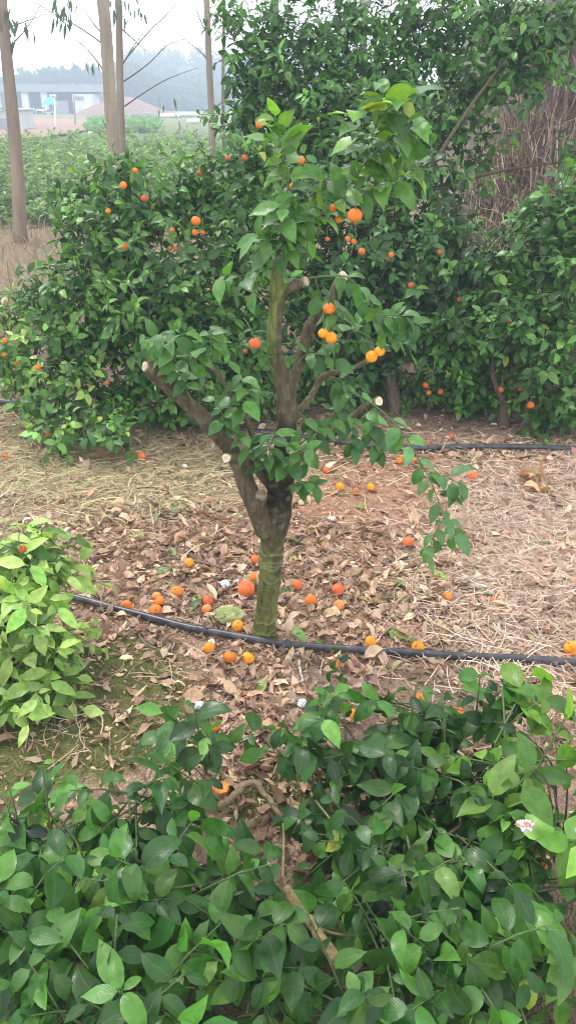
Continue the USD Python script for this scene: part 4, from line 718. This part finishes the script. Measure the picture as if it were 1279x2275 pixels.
# ------------------------------------------------------------------ eucalyptus trunks behind
def bare_tree(label, x0, x1, y1, Y, w1, w0, branches=(), sprays=(), seed=1, col=(.19, .145, .105)):
    r = np.random.default_rng(seed); o = thing('eucalyptus_tree', label, 'tree', 'slim eucalyptus trees beyond the orchard')
    b = at(x1, y1, Y); b[2] = min(b[2], float(gz(b[0], b[1]))) ; top = at(x0, -260, Y); kb = w1 * ((b - EYE) @ CF) / FPX / 2; kt = w0 * ((top - EYE) @ CF) / FPX / 2
    P_ = smooth_line([b, b * .66 + top * .34 + r.normal(0, .02, 3), b * .33 + top * .67 + r.normal(0, .02, 3), top], 24); R_ = np.linspace(kb, kt, 24); R_[0] *= 1.25
    V, F = tube(P_, R_, 16); V += .02 * kb * r.normal(size=V.shape); put('trunk', V, F, FARBARK, o, np.array(col) * (.55 + .9 * meshkit.fbm(V * [6, 6, 1.6], 4, seed))[:, None])
    for pts, dy in branches:
        q_ = px_path(pts, Y, Y + dy); k = (q_[0] - EYE) @ CF; V, F = tube(smooth_line(q_, 12), np.linspace(1.7, .5, 12) * k / FPX, 6); put('branch', V, F, FARBARK, o, np.array(col) * .6)
    for (x, y, n, dy) in sprays:
        c = at(x, y, Y + dy); k = (c - EYE) @ CF; p = c + r.normal(0, 14 * k / FPX, (n, 3)); D = unit(np.c_[r.normal(0, .35, (n, 2)), -np.ones(n)]); N = unit(r.normal(size=(n, 3))); L = r.uniform(.12, .24, n)
        V, F, uv = leaves(p, D, N, L, L * .09, r.normal(.4, .3, n), np.full(n, .15), 4)
        for i in range(n): put('leaf', V[i], F, LEAF, o, np.array([.05, .085, .05]) * r.uniform(.8, 1.3), uv)
bare_tree('eucalyptus trunk nearest the left edge, rising from dry grass', -12, 45, 541, 10.2, 30, 20, [([(28, 260), (8, 240), (-10, 238)], .2), ([(18, 60), (60, 45), (100, 30)], .5), ([(12, 110), (60, 60), (95, 0)], .3)], [(8, 20, 14, 0), (20, 78, 9, 0), (50, 45, 10, .2), (-4, 60, 8, 0)], 3)
bare_tree('thickest eucalyptus trunk left of the sky gap, paired with a thinner one', 205, 268, 470, 11.0, 30, 24, [([(222, 92), (180, 62), (100, 18), (60, -10)], .6), ([(224, 70), (200, 40), (180, 0)], .3), ([(226, 150), (190, 105), (160, 82)], .4), ([(236, 285), (230, 270), (224, 262)], 0)], [(140, 8, 16, .3), (210, 140, 6, .1), (130, 25, 8, .3)], 4, (.22, .175, .125))
bare_tree('thinner eucalyptus trunk just right of the thickest one', 250, 277, 440, 12.6, 17, 14, [([(277, 235), (320, 205), (365, 178), (440, 150)], .8), ([(272, 140), (330, 70), (380, 20), (410, -20)], .8), ([(274, 180), (330, 140), (380, 95), (430, 85)], .8), ([(268, 60), (300, 90), (325, 112)], .5), ([(274, 140), (285, 120), (330, 60)], .3), ([(262, 245), (256, 232), (250, 222)], 0)], [(290, 12, 18, .2), (265, 5, 10, 0), (370, 222, 8, .6), (252, 8, 10, 0)], 5, (.18, .135, .1))
bare_tree('slim straight eucalyptus trunk right of the sky gap', 452, 470, 430, 14.0, 15, 13, [([(460, 130), (435, 105), (405, 85)], .5), ([(458, 70), (440, 30), (430, -10)], .3), ([(468, 245), (455, 245), (448, 240)], 0), ([(472, 240), (500, 222), (520, 205)], .4)], [], 6)
bare_tree('hazy eucalyptus trunk behind the crown of the tallest citrus tree', 808, 812, 420, 13.0, 20, 16, [], [(780, 10, 12, 0), (850, 30, 12, 0)], 7, (.14, .115, .1))
bare_tree('faint eucalyptus trunk behind the left of the tallest citrus crown', 612, 614, 420, 16.0, 15, 12, [], [(590, 20, 10, 0), (640, 30, 10, 0)], 8, (.14, .12, .1))
bare_tree('thin faint eucalyptus stem just right of the slim straight one', 492, 499, 430, 15.0, 8, 6, [([(497, 170), (510, 150), (522, 120)], .2)], [], 9, (.14, .12, .1))

# ------------------------------------------------------------------ weed field
wr = np.random.default_rng(17); n = 2600
yy = 11.5 + 13.5 * wr.random(n) ** 1.1; xx = yy * wr.uniform(-.46, .04, n) ; hh = wr.uniform(.22, .72, n) * sstep(yy, 10.5, 14) + .14; zb = H(xx, yy, False)
mb = MB(); PW = []; per = 26
si = np.repeat(np.arange(n), per); s = np.tile(np.linspace(.15, 1, per), n); an = wr.uniform(0, 6.28, n * per)
lean = wr.normal(0, .12, (n, 2)); base = np.c_[xx, yy, zb]
p = base[si] + np.c_[lean[si] * (s * hh[si])[:, None], s * hh[si]]; D = np.c_[np.cos(an), np.sin(an), wr.uniform(.1, .9, n * per)]; N = unit(wr.normal(0, .4, (n * per, 3)) + [0, -.2, 1.0]); L = wr.uniform(.09, .2, n * per) * (1.1 - .4 * s); L *= np.where(yy[si] > 22, 1.35, 1)
V, F, uv = leaves(p, D, N, L, L * .2, np.full(n * per, .5), np.full(n * per, .2), 3); tn = np.exp(wr.normal(0, .18, n))[si][:, None]
Vj, Fj, Cj, Uj = join_leaves(V, F, uv, pick([(.13, .2, .085), (.15, .22, .09), (.10, .165, .075), (.18, .24, .08)], n * per, .15, wr) * tn)
put('weed_field', Vj, Fj, FAR, tint=Cj, uv=Uj, label='tall leafy green weeds filling the field behind the bare trunks', cat='weeds', kind='stuff')

# ------------------------------------------------------------------ far side
rd_ = MB(); q = [(-60, 312), (-60, 262), (90, 262), (150, 266), (250, 271), (215, 288), (120, 305), (40, 318)]; pp = np.array([on(*k) for k in q]); pp[:, 2] = .1
V = np.vstack([pp, pp.mean(0)[None]]); put('dirt_road', V, [(i, (i + 1) % 8, 8) for i in range(8)][::-1] if False else [((i + 1) % 8, i, 8) for i in range(8)], SOIL, tint=(.3, .19, .145), label='pinkish red dirt track beyond the weed field', cat='road', kind='structure')
def ridge(name, label, prof, Y, depth, col, seed, cat='hill', base=-1.0):
    """A hill whose skyline passes through the photograph positions prof, with slopes before and behind."""
    xs = np.linspace(prof[0][0], prof[-1][0], 60); ys = np.interp(xs, [p[0] for p in prof], [p[1] for p in prof]); top = np.array([at(x, y, Y) for x, y in zip(xs, ys)]); rows = []
    for k, s in enumerate(np.linspace(-1, 1, 15)):
        w = (1 - abs(s)) ; w = w * w * (3 - 2 * w); r_ = top.copy(); r_[:, 1] += s * depth; r_[:, 2] = base + (top[:, 2] - base) * w + (meshkit.fbm(r_ * .15, 3, seed) - .5) * .12 * (top[:, 2] - base); rows.append(r_)
    V = np.array(rows).reshape(-1, 3); i_ = np.arange(15 * 60).reshape(15, 60); F = np.stack([i_[:-1, :-1], i_[:-1, 1:], i_[1:, 1:], i_[1:, :-1]], -1).reshape(-1, 4)
    put(name, V, F, SOIL, tint=col, label=label, cat=cat, kind='structure')
ridge('hill', 'hazy wooded hill on the far right of the sky gap', [(150, 250), (215, 212), (270, 165), (300, 140), (400, 140), (520, 150), (700, 150), (900, 165)], 170, 60, (.05, .075, .045), 2)
ridge('earth_slope', 'bare reddish earth slope left of the wooded hill', [(180, 246), (225, 226), (270, 212), (300, 217), (345, 238), (400, 262)], 92, 14, (.2, .115, .085), 3, 'slope')
def wood(name, label, spots, r, col):
    mb = MB(); Ps = []; Ls = []
    for (c, rad) in spots:
        m = 90; u = unit(r.normal(size=(m, 3))) * (r.random(m) ** .4)[:, None]; Ps.append(c + u * rad * [1, 1, 1.15]); Ls.append(np.full(m, rad * .42) * r.uniform(.6, 1.3, m))
    Ps = np.vstack(Ps); Ls = np.hstack(Ls); m = len(Ps); V, F, uv = leaves(Ps, r.normal(size=(m, 3)), unit(r.normal(size=(m, 3)) + [0, -.3, .8]), Ls, Ls * .36, r.normal(.4, .3, m), np.full(m, .2), 3)
    Vj, Fj, Cj, Uj = join_leaves(V, F, uv, pick(col, m, .2, r)); put(name, Vj, Fj, FAR, tint=Cj, uv=Uj, label=label, cat='wood', kind='stuff')
fr_ = np.random.default_rng(77); sp = []
for _ in range(620):
    x = fr_.uniform(235, 760); Yk = fr_.uniform(112, 172); lo = np.interp(x, [235, 275, 300, 340, 400, 760], [195, 178, 190, 215, 250, 262]); hi = np.interp(x, [235, 260, 285, 300, 340, 400, 450, 520, 760], [168, 150, 118, 112, 118, 110, 118, 112, 120])
    y = hi + (lo - hi) * (1 - (Yk - 112) / 60 * fr_.uniform(.8, 1.0)); sp.append((at(x, y + fr_.uniform(0, 6), Yk), fr_.uniform(1.0, 1.9)))
wood('far_wood', 'blue grey hazy wood on the far hillside', sp, fr_, [(.035, .06, .04), (.045, .07, .05), (.03, .05, .035)])
def far_tree(label, x, ytop, ybase, wpx, Y, seed, sparse=1.0):
    r = np.random.default_rng(seed); o = thing('far_tree', label, 'tree', 'hazy trees behind the far shed'); b = at(x, ybase, Y); b[2] = 0; c = at(x, (ytop + ybase) / 2 - (ybase - ytop) * .1, Y); k = (c - EYE) @ CF; rx, rz = wpx * k / FPX / 2, (ybase - ytop) * k / FPX * .42
    V, F = tube([b, (b + c) / 2, c], [.22, .18, .1], 8); put('trunk', V, F, FARBARK, o, (.12, .1, .08)); m = int(700 * sparse); u = unit(r.normal(size=(m, 3))) * (r.random(m) ** .45)[:, None]; p = c + u * [rx, rx, rz] * (.75 + .5 * meshkit.noise(u * 2.5 + seed, 1))[:, None]
    L = r.uniform(.4, .9, m); V, F, uv = leaves(p, r.normal(size=(m, 3)), unit(r.normal(size=(m, 3)) + [0, 0, .8]), L, L * .33, np.full(m, .4), np.full(m, .2), 3); Vj, Fj, Cj, Uj = join_leaves(V, F, uv, pick([(.04, .065, .045), (.05, .075, .05)], m, .2, r)); put('crown', Vj, Fj, FAR, o, Cj, Uj)
far_tree('pale thin crowned far tree at the left behind the shed', 50, 158, 200, 46, 125, 1, .35); far_tree('broad dark far tree behind the middle of the shed', 112, 153, 200, 54, 125, 2); far_tree('small round far tree behind the shed, second from the right', 142, 156, 200, 30, 128, 3); far_tree('pointed far tree just left of the thick trunk', 172, 148, 200, 22, 128, 4, .6); far_tree('far tree half hidden behind the thick trunk', 205, 150, 200, 44, 130, 5); far_tree('low far tree at the left edge of the shed', 20, 172, 200, 36, 128, 6, .7); far_tree('low far tree between the dark one and the pole', 80, 166, 200, 40, 130, 7)

def slab(x0, x1, y0, y1, Y, d, tint, mb=None):
    a, b = at(x0, y1, Y), at(x1, y0, Y); mb = mb or MB(); return mb.box([a[0], Y, a[2]], [b[0], Y + d, b[2]], tint)
sh = thing('open_shed', 'long grey roofed open shed with white pillars at the far left', 'shed')
slab(-20, 220, 186, 203, 96, 10, (.2, .2, .21)).put('roof', WALL, sh, False); slab(-20, 220, 203, 252, 105, .3, (.07, .075, .085)).put('back_wall', WALL, sh, False)
for x in (-10, 53, 96): slab(x, x + 7, 203, 255, 96.3, .5, (.5, .5, .5)).put('pillar', WALL, sh, False)
slab(122, 150, 222, 255, 97, .3, (.3, .3, .31)).put('wall_panel', WALL, sh, False)
wb = thing('white_signboard', 'white building block right of the open shed', 'signboard'); slab(165, 198, 208, 254, 94, 5, (.45, .46, .47)).put('wall', WALL, wb, False)  # block stands for a white signboard; the dark bars are its lettering
for k, x in enumerate((168, 174, 180)): slab(x, x + 4.5, 213, 222, 93.95, .1, (.12, .13, .15)).put('window', PAINT, wb, False)
slab(186, 200, 233, 243, 93.9, .3, (.7, .7, .7)).put('pale_panel', WALL, wb, False)
hut = thing('low_hut', 'low pale concrete hut at the far left edge behind the leaning trunk', 'hut'); slab(-30, 49, 244, 289, 47, 2.0, (.36, .36, .35)).put('wall', WALL, hut, False); slab(-34, 51, 240, 244, 46.9, 2.3, (.36, .36, .36)).put('roof', WALL, hut, False); slab(-10, 16, 262, 289, 46.96, .1, (.2, .2, .22)).put('doorway', PAINT, hut, False)
def pole(label, x0, x1, y0, y1, Y, w, col, extra=None):
    o = thing('utility_pole', label, 'pole', 'poles beyond the weed field'); a = at(x1, y1, Y); a[2] = min(a[2], 0.2); b = at(x0, y0, Y); k = w * ((b - EYE) @ CF) / FPX / 2; V, F = tube([a, (a + b) / 2, b], [k * 1.15, k, k * .9], 10); put('post', V, F, WALL, o, col)
    if extra: slab(*extra, Y - .1, .08, col).put('crossarm', WALL, o, False)
pole('white concrete pole right of the green tarpaulin', 121, 124, 208, 308, 45, 4.0, (.55, .55, .55), (110, 124, 209, 213)); pole('dark grey pole left of the white building', 164, 168, 210, 292, 55, 3.5, (.18, .17, .18))
tp = thing('green_tarpaulin', 'small turquoise green tarpaulin canopy beside the white pole', 'tarpaulin'); a, b, c_, d_ = at(92, 232, 70), at(119, 231, 70), at(111, 214, 70), at(100, 220, 70)
V = np.array([a, b, c_, d_, a + [0, 1.2, 0], b + [0, 1.2, 0], c_ + [0, .6, 0], d_ + [0, .6, 0]]); put('canopy', V, [(0, 1, 2, 3), (5, 4, 7, 6), (4, 0, 3, 7), (1, 5, 6, 2), (3, 2, 6, 7), (4, 5, 1, 0)], PAINT, tp, (.1, .5, .42), smooth=False)
V, F = tube([at(116, 231, 70.3), at(116, 258, 70.3)], .05, 6); put('pole', V, F, WALL, tp, (.4, .4, .4))
def car(label, x, y, w, Y, col):
    o = thing('parked_car', label, 'car', 'vehicles parked before the shed'); c = at(x, y, Y); k = (c - EYE) @ CF; s = w * k / FPX / 3.6; zb = c[2]
    def hullbox(x0, x1, y0, y1, z0, z1, ins):
        pts = [(x0, y0, z0), (x1, y0, z0), (x0, y1, z0), (x1, y1, z0), (x0 + ins, y0 + .1, z1), (x1 - ins, y0 + .1, z1), (x0 + ins, y1 - .1, z1), (x1 - ins, y1 - .1, z1)]; h = trimesh.convex.convex_hull(np.array(pts) * s + [c[0], Y, zb]); return h.vertices, h.faces
    v_, f_ = hullbox(-1.8, 1.8, 0, 1.7, .25, .85, .12); put('body', v_[f_.ravel()], np.arange(f_.size).reshape(-1, 3), PAINT, o, col, smooth=False); v_, f_ = hullbox(-.9, 1.3, .1, 1.6, .85, 1.4, .4); put('cabin', v_[f_.ravel()], np.arange(f_.size).reshape(-1, 3), PAINT, o, (.08, .09, .1), smooth=False)
    for wx in (-1.1, 1.1): V, F = tube(np.array([[wx, -.02, .3], [wx, .2, .3]]) * s + [c[0], Y, zb], .3 * s, 12); put('wheel', V, F, PAINT, o, (.03, .03, .03), smooth=False)
car('white car parked before the shed under the tarpaulin', 92, 247, 22, 74, (.7, .7, .7)); car('dark silver car parked right of the white one', 108, 254, 26, 70, (.25, .26, .28)); car('dark car at the left of the parked vehicles', 66, 253, 26, 72, (.12, .12, .14))
tn_ = thing('white_canopy', 'white canopied stall below the wooded hill', 'canopy'); slab(354, 396, 252, 257, 76, 3, (.7, .7, .68)).put('roof', WALL, tn_, False)
for x in (355, 374, 393): slab(x, x + 2, 257, 277, 76.1, .15, (.55, .55, .55)).put('post', WALL, tn_, False)
slab(358, 374, 260, 276, 77.5, .2, (.6, .6, .58)).put('side_sheet', WALL, tn_, False)
bx_ = thing('grey_shack', 'small grey shack with a pale roof right of the white canopy', 'shack'); slab(400, 428, 255, 278, 78, 3, (.3, .32, .34)).put('wall', WALL, bx_, False); slab(396, 430, 250, 255, 77.8, 3.4, (.6, .62, .63)).put('roof', WALL, bx_, False)
slab(415, 438, 264, 269, 60, 1.2, (.7, .7, .7)).put('white_sheet', WALL, smooth=False, label='white plastic sheet lying before the grey shack', cat='sheet')
slab(311, 335, 250, 264, 84, 2, (.22, .2, .19)).put('dark_shed', WALL, smooth=False, label='small dark shed at the foot of the earth slope', cat='shed')
slab(196, 201, 291, 299, 41, .3, (.7, .7, .7)).put('marker_stone', WALL, smooth=False, label='tiny white marker at the far edge of the weeds', cat='marker')
vr = np.random.default_rng(31); n = 2600; vx = vr.uniform(200, 350, n); vy = 268 + 26 * vr.random(n); g = np.array([on(a, b) for a, b in zip(vx, vy)]); g[:, 2] = .08
L = vr.uniform(.3, .6, n); V, F, uv = leaves(g, np.c_[vr.normal(size=(n, 2)), np.full(n, .6)], unit(vr.normal(0, .4, (n, 3)) + [0, 0, 1]), L, L * .35, np.full(n, .5), np.full(n, .2), 3); Vj, Fj, Cj, Uj = join_leaves(V, F, uv, pick([(.09, .18, .05), (.12, .22, .06)], n, .15, vr)); put('vegetable_plot', Vj, Fj, FAR, tint=Cj, uv=Uj, label='bright green vegetable plot between the weeds and the earth slope', cat='crops', kind='stuff')

# ------------------------------------------------------------------ haze
HZ = mat('haze', {'v': ('principled_volume', {'color': (.76, .87, 1.0), 'density': .004, 'anisotropy': .3})}, [], volume='v.volume')
b = trimesh.creation.box(bounds=[[-410, -7, -2.2], [410, 455, 14]]); put('haze', b.vertices, b.faces, HZ, smooth=False, label='pale bluish haze hanging over the field', cat='haze', kind='stuff')
